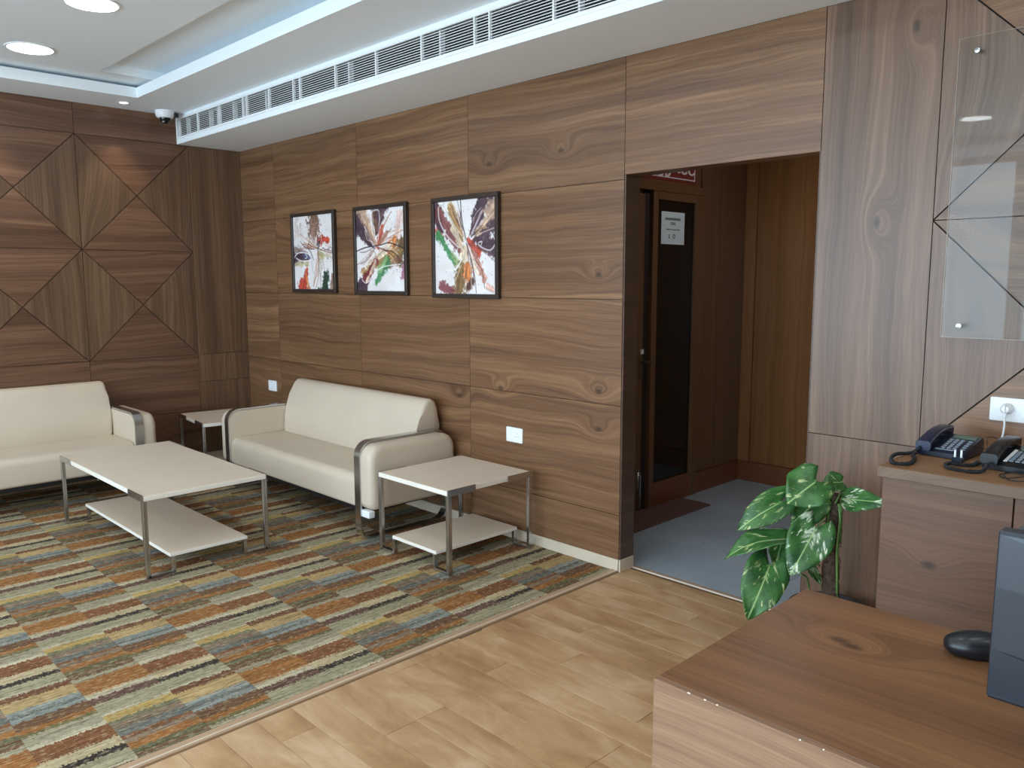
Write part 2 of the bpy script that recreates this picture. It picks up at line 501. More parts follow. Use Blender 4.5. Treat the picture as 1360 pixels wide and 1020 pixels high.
def smooth_path(P, n=10, closed=False):
    out = []
    m = len(P)
    rng = range(m) if closed else range(m - 1)
    for i in rng:
        p0, p1, p2, p3 = (Vector(P[(i - 1) % m]) if closed or i else Vector(P[0])), Vector(P[i]), Vector(P[(i + 1) % m]), (Vector(P[(i + 2) % m]) if closed or i + 2 < m else Vector(P[-1]))
        for k in range(n):
            t = k / n
            out.append(0.5 * ((2 * p1) + (p2 - p0) * t + (2 * p0 - 5 * p1 + 4 * p2 - p3) * t * t + (3 * p1 - p0 - 3 * p2 + p3) * t ** 3))
    if not closed: out.append(Vector(P[-1]))
    return out
YZ = lambda u, v, d: (d, u, v)
XZ = lambda u, v, d: (u, d, v)
XY = lambda u, v, d: (u, v, d)

# ------------------------------------------------------------------ floor
fl = struct(MB().box(0, 9, -6.5, 0, -0.08, -0.012).box(3.3, 5.2, 0, 2.4, -0.08, -0.012).build('floor', M['dark_gap']), 'lobby floor of tan vinyl planks meeting striped carpet', 'floor')
W, L = 0.1315, 0.915
known = {-2: None}
nst = 0
rows = {}
for k in range(-8, 27):
    y1 = -0.974 - W * k
    y0 = y1 - W
    if y1 > 0.11 or y1 < -3.6: continue
    yb = min(y1, 0.095)
    ends = {0: 4.93, 1: 4.31, 3: 4.975, 5: 4.39, 6: 4.74, 7: 4.18}
    e = ends.get(k, 4.0 + random.random() * L)
    while e > 4.006 + L: e -= L
    while e < 4.006: e += L
    xs = [4.006]
    if e - 4.006 > 0.05: xs.append(e)
    while xs[-1] < 8.0:
        xs.append(xs[-1] + L if len(xs) > 1 else e)
    for i in range(len(xs) - 1):
        x0, x1 = xs[i], xs[i + 1]
        if yb > 0.0 + 1e-6 and x1 > 4.98:
            x1 = min(x1, 4.98)
        if x1 - x0 < 0.02: continue
        if yb <= 0.001 or x0 >= 4.0:
            MB().box(x0 + 0.0007, x1 - 0.0007, y0 + 0.0007, yb - 0.0007, -0.012, 0.0, 0.0008).build('plank', M['plank'], fl)
pl = MB().box(4.006, 8.9, -6.45, -3.6, -0.012, -0.0002).build('plank_field', M['plank'], fl)
pl['kind'] = 'stuff'
carpet = struct(MB().box(0.01, 3.954, -6.45, -0.012, -0.012, 0.004).build('floor_carpet', M['carpet']), 'striped carpet in brown, orange, blue and green bars', 'carpet')
tr = struct(MB().box(3.954, 3.999, -6.45, -0.0, -0.012, 0.007, 0.003).build('trim_1', M['trim_tan']), 'tan edging strip between carpet and vinyl planks', 'trim')
MB().box(3.986, 3.992, -6.45, -0.0, 0.0068, 0.0085).build('pale_line', M['trim_metal_highlight'], tr)  # pale strip paints the highlight along the tan moulding
# alcove tiles
at = struct(MB().box(3.38, 5.05, 0.095, 2.3, -0.05, -0.004).build('floor_alcove', M['dark_gap']), 'grey tiled floor of the doorway alcove', 'floor')
for x0, x1 in ((3.40, 4.09), (4.09, 4.69), (4.69, 5.02)):
    for y0, y1 in ((0.125, 0.62), (0.62, 1.21), (1.21, 1.80), (1.80, 2.22)):
        MB().box(x0 + .001, x1 - .001, y0 + .001, y1 - .001, -0.006, 0.0, 0.0008).build('tile', M['tile'], at)
th = struct(MB().box(4.0, 4.985, 0.095, 0.125, -0.02, 0.004, 0.001).build('trim_2', M['trim_tan']), 'threshold strip under the open doorway', 'trim')
MB().box(4.0, 4.985, 0.094, 0.100, 0.0, 0.0065).build('pale_line', M['trim_metal_highlight'], th)

# ------------------------------------------------------------------ right wall (long panelled wall, y = 0)
G = 0.0016
wr = struct(MB().box(-0.12, 4.0, 0.012, 0.113, 0.0, 2.9).box(3.998, 4.982, 0.012, 0.113, 2.02, 2.9).box(4.98, 9.0, 0.012, 0.113, 0.0, 2.9)
            .build('wall_right', M['dark_gap']), 'long walnut-veneer panelled wall with the pictures and the doorway', 'wall')
def panel_x(x0, x1, z0, z1, mat='wood_x'):
    MB().box(x0 + G, x1 - G, 0.0, 0.014, z0 + G, z1 - G).build('panel', M[mat], wr)
XS = [0.0, 0.55, 1.70, 2.85, 3.9955]
ZS = [0.062, 0.296, 0.866, 1.405, 1.989, 2.566]
for i in range(4):
    for j in range(5):
        panel_x(XS[i], XS[i + 1], ZS[j], ZS[j + 1])
panel_x(3.9955, 4.9795, 2.0145, 2.566)
panel_x(4.9795, 5.417, 0.866, 2.566, 'wood_zx')
panel_x(4.9795, 5.417, 0.0, 0.866, 'wood_zx')
panel_x(5.417, 6.264, 0.0, 0.866, 'wood_zx')
# squares of four mitred triangles on the right: corners x, z
def tri_square(a0, a1, z0, z1, f, parent, m_h, m_v, d0=0.0, d1=0.014):
    cx, cz = (a0 + a1) / 2, (z0 + z1) / 2
    cs = [(a0, z0), (a1, z0), (a1, z1), (a0, z1)]
    for k in range(4):
        p, q = cs[k], cs[(k + 1) % 4]
        tri = [p, q, (cx, cz)]
        gx, gz = (p[0] + q[0] + cx) / 3, (p[1] + q[1] + cz) / 3
        s = 1 - 2 * G / (0.24)
        tri = [(gx + (u - gx) * s, gz + (v - gz) * s) for u, v in tri]
        MB().prism(tri, f, d0, d1).build('panel', m_h if k % 2 == 0 else m_v, parent)
for j in range(2):
    z0 = 0.866 + 0.85 * j
    tri_square(5.417, 6.267, z0, z0 + 0.85, XZ, wr, M['wood_x'], M['wood_zx'])
    tri_square(6.267, 7.117, z0, z0 + 0.85, XZ, wr, M['wood_x'], M['wood_zx'])
panel_x(7.117, 8.5, 0.0, 2.566, 'wood_zx')
# jamb and its lining
j = MB().box(3.9965, 4.0055, 0.001, 0.113, 0.064, 2.0145, 0.001).build('jamb_lining', M['wood_jamb'], wr)
MB().box(4.9745, 4.9800, 0.001, 0.113, 0.0, 2.0145, 0.0005).build('jamb_lining', M['wood_jamb'], wr)
MB().box(4.0, 4.98, 0.001, 0.113, 2.0125, 2.0205, 0.0005).build('jamb_lining', M['wood_x'], wr)
bb = struct(MB().box(0.0, 4.0065, -0.011, 0.0, 0.0, 0.063, 0.002).box(3.9975, 4.0135, -0.011, 0.105, 0.0, 0.063, 0.002)
            .build('baseboard_right', M['cream']), 'cream skirting under the long panelled wall', 'baseboard')

# ------------------------------------------------------------------ left wall (x = 0)
wl = struct(MB().box(-0.12, -0.012, -6.5, 0.0, 0.0, 3.05).build('wall_left', M['dark_gap']), 'end wall of mitred walnut squares behind the left sofa', 'wall')
def panel_y(y0, y1, z0, z1, mat):
    MB().box(-0.014, 0.0, y0 + G, y1 - G, z0 + G, z1 - G).build('panel', M[mat], wl)
panel_y(-0.435, 0, 0.907, 2.566, 'wood_zy')
panel_y(-0.435, 0, 0.68, 0.907, 'wood_zy')
panel_y(-0.435, 0, 0.0, 0.68, 'wood_zy')
for c in range(7):
    y1 = -0.435 - 0.8255 * c; y0 = y1 - 0.8255
    y0 = max(y0, -6.5)
    for jz in range(2):
        z0 = 0.907 + 0.827 * jz
        tri_square(y1, y0, z0, z0 + 0.827, YZ, wl, M['wood_y'], M['wood_zy'], -0.014, 0.0)
    panel_y(y0, y1, 2.561, 2.782, 'wood_y')
    panel_y(y0, y1, 0.45, 0.907, 'wood_y')
    panel_y(y0, y1, 0.0, 0.45, 'wood_y')
panel_y(-0.52, -0.435, 2.566, 2.782, 'wood_y')

# ------------------------------------------------------------------ other walls (out of view) with the glazed front
wf = MB()
wf.box(0.0, 9.0, -6.62, -6.5, 2.72, 3.05).box(0.0, 9.0, -6.62, -6.5, 0.0, 0.10)
for x in (0.0, 2.18, 4.08, 5.98, 7.88):
    wf.box(x, x + 0.34 if x in (0.0,) else x + 0.14, -6.62, -6.5, 0.1, 2.72)
wf.box(8.02, 9.0, -6.62, -6.5, 0.1, 2.72)
struct(wf.build('wall_front', M['wall_paint']), 'street wall with tall windows behind the camera', 'wall')
struct(MB().box(9.0, 9.12, -6.62, 0.12, 0.0, 3.05).build('wall_back', M['wall_paint']), 'plain end wall beyond the reception', 'wall')

# ------------------------------------------------------------------ ceiling with tray, trough and soffit
ce = MB()
ce.box(-0.12, 9.1, -0.97, 0.0, 2.78, 2.850)           # border beside the soffit, its edge standing as a lip
ce.box(-0.12, 0.449, -6.6, -0.97, 2.78, 2.850)        # border at the end wall
ce.box(-0.12, 9.1, -0.80, 0.0, 2.850, 3.10)
ce.box(-0.12, 0.33, -6.6, -0.80, 2.850, 3.10)
ce.box(0.449, 9.1, -6.6, -5.6, 2.78, 3.10)            # border at the windows
ce.box(0.33, 0.66, -5.6, -0.80, 2.872, 3.10)
ce.box(0.66, 9.1, -5.6, -1.295, 2.857, 3.10)
ce.box(0.66, 9.1, -1.295, -0.80, 2.925, 3.10)
struct(ce.build('ceiling', M['ceiling']), 'white false ceiling with recessed tray and light trough', 'ceiling')
sf = MB()
sf.box(0.001, 9.0, -0.52, 0.0, 2.566, 2.606)
sf.box(0.001, 0.016, -0.52, -0.50, 2.606, 2.78)
sf.box(0.001, 9.0, -0.52, -0.50, 2.757, 2.78)
sof = struct(sf.build('trim_3', M['ceiling']), 'white air-duct soffit running along the panelled wall', 'soffit')
MB().box(0.001, 9.0, -0.40, -0.38, 2.606, 2.78).build('duct_dark', M['void'], sof)  # black sheets stand in for the darkness inside the duct
MB().box(0.001, 9.0, -0.499, -0.40, 2.6065, 2.6085).build('duct_dark', M['void'], sof)

gr = thing('air_grille', 'long white slatted air grille in the soffit face above the pictures', 'air grille')
gr.location = (0, 0, 0)
g = MB()
g.box(0.016, 8.9, -0.526, -0.512, 2.600, 2.618, 0.002).box(0.016, 8.9, -0.526, -0.512, 2.744, 2.760, 0.002)
g.build('frame', M['white_gloss'], gr)
bars = [0.03, 0.07, 0.40, 0.765, 1.125, 1.178, 1.49, 1.80, 1.88, 2.28, 2.685, 3.085, 3.49, 3.595, 4.0, 4.41, 4.82, 5.22, 5.6, 6.0]
for x in bars:
    MB().box(x - 0.0045, x + 0.0045, -0.525, -0.508, 2.616, 2.746).build('mullion', M['white_gloss'], gr)
for i in range(len(bars) - 1):
    x0, x1 = bars[i] + 0.0045, bars[i + 1] - 0.0045
    for k in range(9):
        z = 2.6285 + 0.0131 * k
        m = MB().prism([(-0.520, z - 0.0013), (-0.520, z + 0.0014), (-0.514, z + 0.0014), (-0.514, z - 0.0013)], YZ, x0, x1)
        m.build('slat', M['white_gloss'], gr)
for x in (0.15, 0.55, 0.68, 0.93, 1.40, 2.38, 3.20, 4.12, 4.55):
    MB().box(x, x + 0.012, -0.500, -0.47, 2.61, 2.752).build('damper_vane', M['white_gloss'], gr)

# ------------------------------------------------------------------ alcove behind the doorway
wa = struct(MB().box(3.28, 3.40, 0.113, 2.36, 0.0, 2.62).build('wall_alcove_left', M['alcove']), 'brown laminate side wall of the alcove holding the office door', 'wall')
for y0, y1 in ((1.62, 2.22),):
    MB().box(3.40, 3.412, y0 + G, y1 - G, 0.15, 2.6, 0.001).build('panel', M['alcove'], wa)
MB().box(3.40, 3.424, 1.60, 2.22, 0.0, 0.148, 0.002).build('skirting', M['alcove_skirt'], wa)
wb = struct(MB().box(3.28, 5.10, 2.24, 2.36, 0.0, 2.62).build('wall_alcove_back', M['dark_gap']), 'orange-brown laminate wall at the back of the alcove', 'wall')
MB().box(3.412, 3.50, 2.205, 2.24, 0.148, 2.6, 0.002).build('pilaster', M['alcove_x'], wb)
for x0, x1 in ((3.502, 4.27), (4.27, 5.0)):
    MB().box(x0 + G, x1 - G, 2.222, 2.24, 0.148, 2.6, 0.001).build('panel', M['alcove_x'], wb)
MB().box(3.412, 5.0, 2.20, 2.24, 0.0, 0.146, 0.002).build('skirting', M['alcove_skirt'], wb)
struct(MB().box(4.985, 5.105, 0.113, 2.36, 0.0, 2.62).build('wall_alcove_right', M['alcove']), 'hidden side wall of the alcove', 'wall')
struct(MB().box(3.28, 5.10, 0.113, 2.36, 2.60, 2.72).build('ceiling_alcove', M['ceiling']), 'low ceiling of the alcove', 'ceiling')

# door set on the alcove's left wall
dr = struct(thing('door_1', 'brown wooden office door with a tall black glass sidelight', 'door', (3.40, 0, 0)), 'brown wooden office door with a tall black glass sidelight', 'door')
def bx(name, mat, x0, x1, y0, y1, z0, z1, bev=0.002, parent=dr, **k):
    return MB().box(x0, x1, y0, y1, z0, z1, bev).build(name, M[mat], parent, **k)
sl = bx('sidelight_frame', 'alcove', 0.0, 0.034, 1.035, 1.085, 0.0, 2.06)
bx('stile', 'alcove', 0.0, 0.034, 1.530, 1.600, 0.0, 2.06, parent=sl)
bx('rail', 'alcove_skirt', 0.0, 0.033, 1.085, 1.530, 0.0, 0.165, parent=sl)
bx('rail', 'alcove', 0.0, 0.034, 1.085, 1.530, 2.008, 2.06, parent=sl)
bx('glass_pane', 'black_glass', 0.004, 0.012, 1.085, 1.530, 0.165, 2.008, 0.0, parent=sl)
for a in ((1.085, 1.095, 0.165, 2.008), (1.520, 1.530, 0.165, 2.008)):
    bx('glazing_bead', 'alcove', 0.012, 0.030, a[0], a[1], a[2], a[3], 0.002, parent=sl)
lf = bx('door_leaf', 'alcove', 0.0, 0.020, 0.16, 0.965, 0.012, 2.03)
bx('moulding', 'alcove', 0.020, 0.026, 0.24, 0.86, 0.25, 0.85, parent=lf)
bx('moulding', 'alcove', 0.020, 0.026, 0.24, 0.86, 1.10, 1.95, parent=lf)
h = MB().box(0.020, 0.026, 0.925, 0.960, 0.87, 1.01, 0.002)
h.tube([(0.024, 0.943, 0.985), (0.06, 0.943, 0.985), (0.066, 0.955, 0.985), (0.066, 1.03, 0.983)], 0.008, 8)
h.build('door_handle', M['brass'], lf, True)
bx('latch_tag', 'white_plastic', 0.020, 0.032, 0.935, 0.962, 1.035, 1.065, parent=lf, label='small white latch tag above the handle')
b = MB().box(0.020, 0.028, 0.930, 0.955, 0.10, 0.27, 0.002)
b.tube([(0.034, 0.943, 0.02), (0.034, 0.943, 0.25)], 0.006, 8)
b.build('floor_bolt', M['chrome_satin'], lf, True)
bx('shadow_gap', 'dark_gap', 0.0, 0.006, 0.965, 1.035, 0.0, 2.06)
bx('head_frame', 'alcove', 0.0, 0.036, 0.12, 1.600, 2.061, 2.115)

sg = thing('office_sign', 'maroon sign lettered Office in white script above the sidelight', 'sign', (3.40, 0, 0))
MB().box(0.0, 0.022, 0.60, 1.535, 2.117, 2.43, 0.002).build('backing_board', M['alcove_skirt'], sg)
MB().box(0.022, 0.028, 0.62, 1.515, 2.135, 2.42, 0.001).build('face', M['maroon'], sg)
f = lambda u, v, d: (d, u, v)
bd = MB()
for a in ((0.635, 1.500, 2.150, 2.157), (0.635, 1.500, 2.400, 2.407)):
    bd.box(0.028, 0.0295, a[0], a[1], a[2], a[3])
bd.box(0.028, 0.0295, 0.635, 0.642, 2.157, 2.40).box(0.028, 0.0295, 1.493, 1.500, 2.157, 2.40)
bd.build('border_line', M['sign_white'], sg)
def arc(cx, cy, rx, ry, a0, a1, n=12, sh=0.0):
    return [(cx + rx * math.cos(a0 + (a1 - a0) * k / n) + sh * ry * math.sin(a0 + (a1 - a0) * k / n), cy + ry * math.sin(a0 + (a1 - a0) * k / n)) for k in range(n + 1)]
let = MB()
base = 2.188
y = 0.87
let.ribbon(arc(y, base + 0.06, 0.06, 0.065, 0.5 * PI, 2.55 * PI, 24, 0.2), 0.008, f, 0.028, 0.0305)
for k in range(2):      # two f's with descending hooks
    yf = 1.135 + 0.072 * k
    pts = [(yf + 0.075, base + 0.125), (yf + 0.06, base + 0.142), (yf + 0.04, base + 0.125), (yf + 0.018, base + 0.05), (yf, base - 0.010), (yf - 0.02, base - 0.031), (yf - 0.040, base - 0.027), (yf - 0.046, base - 0.006)]
    let.ribbon(pts, 0.008, f, 0.028, 0.0305)
    let.ribbon([(yf - 0.02, base + 0.062), (yf + 0.055, base + 0.066)], 0.006, f, 0.028, 0.0305)
yi = 1.292
let.ribbon([(yi + 0.02, base + 0.07), (yi + 0.004, base + 0.018), (yi + 0.012, base + 0.003), (yi + 0.036, base + 0.012)], 0.008, f, 0.028, 0.0305)
let.ribbon([(yi + 0.03, base + 0.098), (yi + 0.034, base + 0.108)], 0.009, f, 0.028, 0.0305)
let.ribbon(arc(yi + 0.088, base + 0.038, 0.038, 0.037, 0.25 * PI, 1.75 * PI, 16, 0.25), 0.008, f, 0.028, 0.0305)
let.ribbon([(yi + 0.140, base + 0.036), (yi + 0.175, base + 0.045)] + arc(yi + 0.175, base + 0.038, 0.042, 0.037, 0.2 * PI, 1.78 * PI, 16, 0.25), 0.008, f, 0.028, 0.0305)
let.build('lettering', M['sign_white'], sg)

nt = thing('paper_notice', 'white paper notice taped on the black glass by the door', 'notice', (3.412, 0, 0))
MB().box(0.0005, 0.0015, 1.150, 1.412, 1.733, 1.940).build('sheet', M['paper'], nt)
ln = MB()
for z, hh, a, c_ in ((1.897, 0.007, 1.195, 1.365), (1.888, 0.0015, 1.19, 1.37), (1.872, 0.004, 1.255, 1.305), (1.862, 0.004, 1.25, 1.31), (1.828, 0.004, 1.205, 1.36)):
    yy = a
    while yy < c_:
        w = random.uniform(0.006, 0.011)
        ln.box(0.0015, 0.0019, yy, min(yy + w, c_), z - hh, z + hh * random.uniform(0.5, 1)); yy += w + 0.003
for yy in (1.235,):   # the figures 1 0
    ln.box(0.0015, 0.0019, yy, yy + 0.007, 1.772, 1.797).box(0.0015, 0.0019, yy - 0.006, yy + 0.013, 1.770, 1.774).box(0.0015, 0.0019, yy - 0.005, yy, 1.790, 1.794)
ln.ribbon(arc(1.293, 1.784, 0.010, 0.013, 0, 2 * PI, 14), 0.003, f, 0.0015, 0.0019)
ln.build('print', M['ink'], nt)

tag(MB().box(3.43, 3.672, 0.13, 1.415, 0.0, 0.012, 0.003).build('door_mat', M['mat']), 'dark brown mat lying before the office door', 'mat')

# ------------------------------------------------------------------ ceiling lights
k = 0
for i, x in enumerate((0.985, 2.065, 3.145, 4.225, 5.305, 6.385, 7.465)):
    for jj, y in enumerate((-1.763, -3.2, -4.6)):
        lab = {(0, 0): 'round LED ceiling light nearest the left sofa wall', (1, 0): 'round LED ceiling light cut by the top edge of the photo'}.get((i, jj), 'round LED ceiling light outside the picture')
        t = thing('ceiling_light', lab, 'ceiling light', (x, y, 2.857), 0, 'round LED lights in the ceiling tray' if 'outside' in lab else None)
        MB().lathe([(0.118, -0.004), (0.118, -0.0005)], 40).build('diffuser', M['lamp'], t)
        MB().lathe([(0.118, -0.0055), (0.130, -0.0045), (0.132, 0.0), (0.118, 0.0), (0.118, -0.0055)], 40, cap=False).build('rim', M['white_gloss'], t, True)
for jj, y in enumerate((-0.985, -1.87, -2.75, -3.6)):
    lab = 'small recessed spotlight in the ceiling border beside the dome camera' if jj == 0 else 'small recessed spotlight outside the picture on the left'
    t = thing('ceiling_spotlight', lab, 'spotlight', (0.235, y, 2.78), 0, 'small spotlights washing the end wall')
    MB().lathe([(0.028, -0.003), (0.028, -0.0005)], 24).build('diffuser', M['spot'], t)
    MB().lathe([(0.028, -0.004), (0.042, -0.003), (0.044, 0.0), (0.028, 0.0), (0.028, -0.004)], 24, cap=False).build('rim', M['white_gloss'], t, True)
    d = bpy.data.lights.new('spot_beam', 'SPOT'); d.energy = 11; d.spot_size = math.radians(62); d.spot_blend = 0.7; d.shadow_soft_size = 0.02; d.color = (1, 0.9, 0.76)
    o = bpy.data.objects.new('spot_beam', d); C.objects.link(o); o.parent = t; o.location = (0, 0, -0.012)
    o.rotation_euler = (0, math.radians(14), 0)

t = thing('ceiling_light', 'unseen round fill light added in the alcove ceiling to brighten the alcove', 'ceiling light', (4.35, 1.25, 2.600))  # added out of sight to lift the dim alcove
MB().lathe([(0.10, -0.004), (0.10, -0.0005)], 32).build('diffuser', M['alcove_fill'], t)
MB().lathe([(0.10, -0.0055), (0.112, -0.0045), (0.114, 0.0), (0.10, 0.0), (0.10, -0.0055)], 32, cap=False).build('rim', M['white_gloss'], t, True)
cc = thing('dome_camera', 'white dome security camera on the ceiling beside the air grille', 'security camera', (0.135, -0.655, 2.78))
MB().lathe([(0.066, 0.0), (0.070, -0.012), (0.064, -0.040), (0.052, -0.052), (0.0005, -0.052)], 36, cap=False).build('housing', M['white_gloss'], cc, True)
MB().lathe([(0.040, -0.050), (0.038, -0.066), (0.028, -0.082), (0.012, -0.090), (0.0005, -0.091)], 28, cap=False).build('dome', M['black_glass'], cc, True)
MB().lathe([(0.009, 0), (0.009, 0.010)], 16, (0.022, -0.022, -0.088)).build('lens', M['grey_plastic'], cc, True)
MB().box(0.035, 0.05, 0.055, 0.085, -0.045, -0.01, 0.003).build('bracket', M['black'], cc)

# ------------------------------------------------------------------ sofas
def make_sofa():
    t = thing('sofa', 'cream leather two-seat sofa against the long panelled wall', 'sofa', (1.805, -0.355, 0), 0, 'cream leather sofas')
    fr, bk, HI = -0.325, 0.325, 0.795
    # seat: profile in YZ, extruded along X
    prof = rrect(fr + 0.012, 0.24, 0.195, 0.385, (0.02, 0.01, 0.01, 0.055), 6)
    MB().prism(prof, YZ, -HI + 0.003, HI - 0.003, 0.010, 3).build('seat', M['leather'], t, True, 60)
    # backrest: leaning, bulging
    P = [(0.105, 0.380), (0.100, 0.42), (0.112, 0.50), (0.135, 0.58), (0.162, 0.66), (0.182, 0.715), (0.203, 0.750), (0.232, 0.770), (0.265, 0.770), (0.295, 0.752), (0.312, 0.715), (0.318, 0.60), (0.318, 0.20), (0.235, 0.20), (0.235, 0.380)]
    MB().prism(P, YZ, -HI + 0.004, HI - 0.004, 0.028, 4).build('backrest', M['leather'], t, True, 60)
    for s in (-1, 1):
        a, b = HI, HI + 0.155
        prof = rrect(fr + 0.008, bk - 0.005, 0.195, 0.574, (0.058, 0.058, 0.085, 0.085), 8)
        m = MB(); rings = []
        for q in range(8):
            if q == 0: xo, ins = a, 0.0
            else:
                th_ = 0.5 * PI * (q - 1) / 6
                xo, ins = b - 0.042 + 0.042 * math.sin(th_), 0.042 * (1 - math.cos(th_))
            rt_, rb_ = 0.085 - ins * 0.6, 0.050 - ins * 0.4
            pf = rrect(fr + 0.008 + ins, bk - 0.005 - ins, 0.195 + ins * 0.7, 0.574 - ins, (rb_, rb_, rt_, rt_), 8)
            rings.append([m.bm.verts.new((s * xo, u, v)) for u, v in pf])
        for q in range(7):
            n_ = len(rings[0])
            for k in range(n_):
                m.bm.faces.new((rings[q][k], rings[q][(k + 1) % n_], rings[q + 1][(k + 1) % n_], rings[q + 1][k]))
        m.bm.faces.new(rings[0]); m.bm.faces.new(rings[-1])
        arm = m.build('armrest', M['leather'], t, True, 60)
        # chrome band: closed rounded loop in YZ
        o_ = rrect(fr, bk + 0.004, 0.004, 0.588, 0.088, 8)
        i_ = rrect(fr + 0.011, bk - 0.007, 0.015, 0.577, 0.078, 8)
        mm = MB(); x0, x1 = (s * (HI + 0.002), s * (HI + 0.058))
        n = len(o_)
        V = [[mm.bm.verts.new((x, u, v)) for u, v in pr] for x in (x0, x1) for pr in (o_, i_)]
        for k in range(n):
            q = (k + 1) % n
            mm.bm.faces.new((V[0][k], V[0][q], V[2][q], V[2][k]))
            mm.bm.faces.new((V[1][k], V[1][q], V[3][q], V[3][k]))
            mm.bm.faces.new((V[0][k], V[0][q], V[1][q], V[1][k]))
            mm.bm.faces.new((V[2][k], V[2][q], V[3][q], V[3][k]))
        mm.build('band_frame', M['chrome_satin'], t, True, 35, label='satin steel band looping over the arm to the floor')
    for y in (fr + 0.06, bk - 0.10):
        MB().box(-HI + 0.01, HI - 0.01, y - 0.02, y + 0.02, 0.165, 0.195, 0.002).build('under_rail', M['dark_metal'], t)
    for s in (-1, 1):
        MB().box(s * HI - 0.02 + s * 0.03, s * HI + 0.02 + s * 0.03, fr + 0.03, bk - 0.03, 0.165, 0.195, 0.002).build('under_rail', M['dark_metal'], t)
    return t
sofa_a = make_sofa()
sofa_b = dup(sofa_a, (0.372, -2.005, 0), PI / 2, 'cream leather sofa on the left against the mitred square panels')
MB().box(0.835, 0.925, -0.318, -0.275, 0.152, 0.193, 0.006, 2).build('spacer_block', M['white_plastic'], sofa_a, label='white plastic block under the right arm')

# ------------------------------------------------------------------ tables
def make_table(name, label, loc, rz, LX, LY, h, shelf_y, brk, foot_z=0.105, slab=0.026, group=None):
    t = thing(name, label, 'table', loc, rz, group)
    hx, hy = LX / 2, LY / 2
    tp = MB().box(-hx + 0.002, hx - 0.002, -hy + 0.008, hy - 0.008, h - slab - 0.004, h - 0.004, 0.0015).build('table_top', M['laminate'], t)
    MB().box(-hx, hx, -hy + 0.0065, hy - 0.0065, h - slab - 0.003, h - 0.0055, 0.001).build('edge_band', M['laminate_edge'], tp)
    sh = MB().box(-hx + 0.01, hx - 0.01, -shelf_y / 2, shelf_y / 2, foot_z - 0.019, foot_z, 0.0015).build('shelf', M['laminate'], t)
    MB().box(-hx + 0.008, hx - 0.008, -shelf_y / 2 - 0.0015, shelf_y / 2 + 0.0015, foot_z - 0.018, foot_z - 0.0015, 0.001).build('edge_band', M['laminate_edge'], sh)
    for sx in (-1, 1):
        for sy in (-1, 1):
            def B(m, x0, x1, y0, y1, z0, z1, bev=0.0012):
                X = sorted((sx * x0, sx * x1)); Y = sorted((sy * y0, sy * y1))
                m.box(X[0], X[1], Y[0], Y[1], z0, z1, bev)
            m = MB(); B(m, hx - 0.026, hx, hy - 0.010, hy, 0.0, h - 0.03)
            B(m, hx - 0.023, hx - 0.002, hy - 0.022, hy - 0.010, 0.002, h - 0.03)
            lg = m.build('leg', M['chrome_satin'], t)
            m = MB(); B(m, hx - brk, hx, hy - 0.007, hy, h - 0.034, h)
            m.build('bracket', M['chrome_satin'], lg)
            m = MB(); B(m, hx - 0.028, hx - 0.002, shelf_y / 2 - 0.004, hy - 0.012, 0.002, 0.016)
            m.build('foot', M['chrome_satin'], lg)
            m = MB(); B(m, hx - 0.028, hx - 0.002, shelf_y / 2 - 0.022, shelf_y / 2 - 0.004, 0.002, foot_z - 0.0195)
            m.build('shelf_post', M['chrome_satin'], lg)
    return t
make_table('coffee_table', 'large pale laminate coffee table with steel legs between the sofas', (1.722, -1.452, 0.004), 0.0, 1.345, 0.672, 0.434, 0.42, 0.20)
e1 = make_table('end_table', 'small square pale end table with steel legs below the white socket', (3.139, -0.375, 0.004), PI / 2, 0.612, 0.600, 0.448, 0.375, 0.19, group='square end tables')
dup(e1, (0.400, -0.385, 0.004), -0.122, 'small square pale end table in the corner between both sofas')

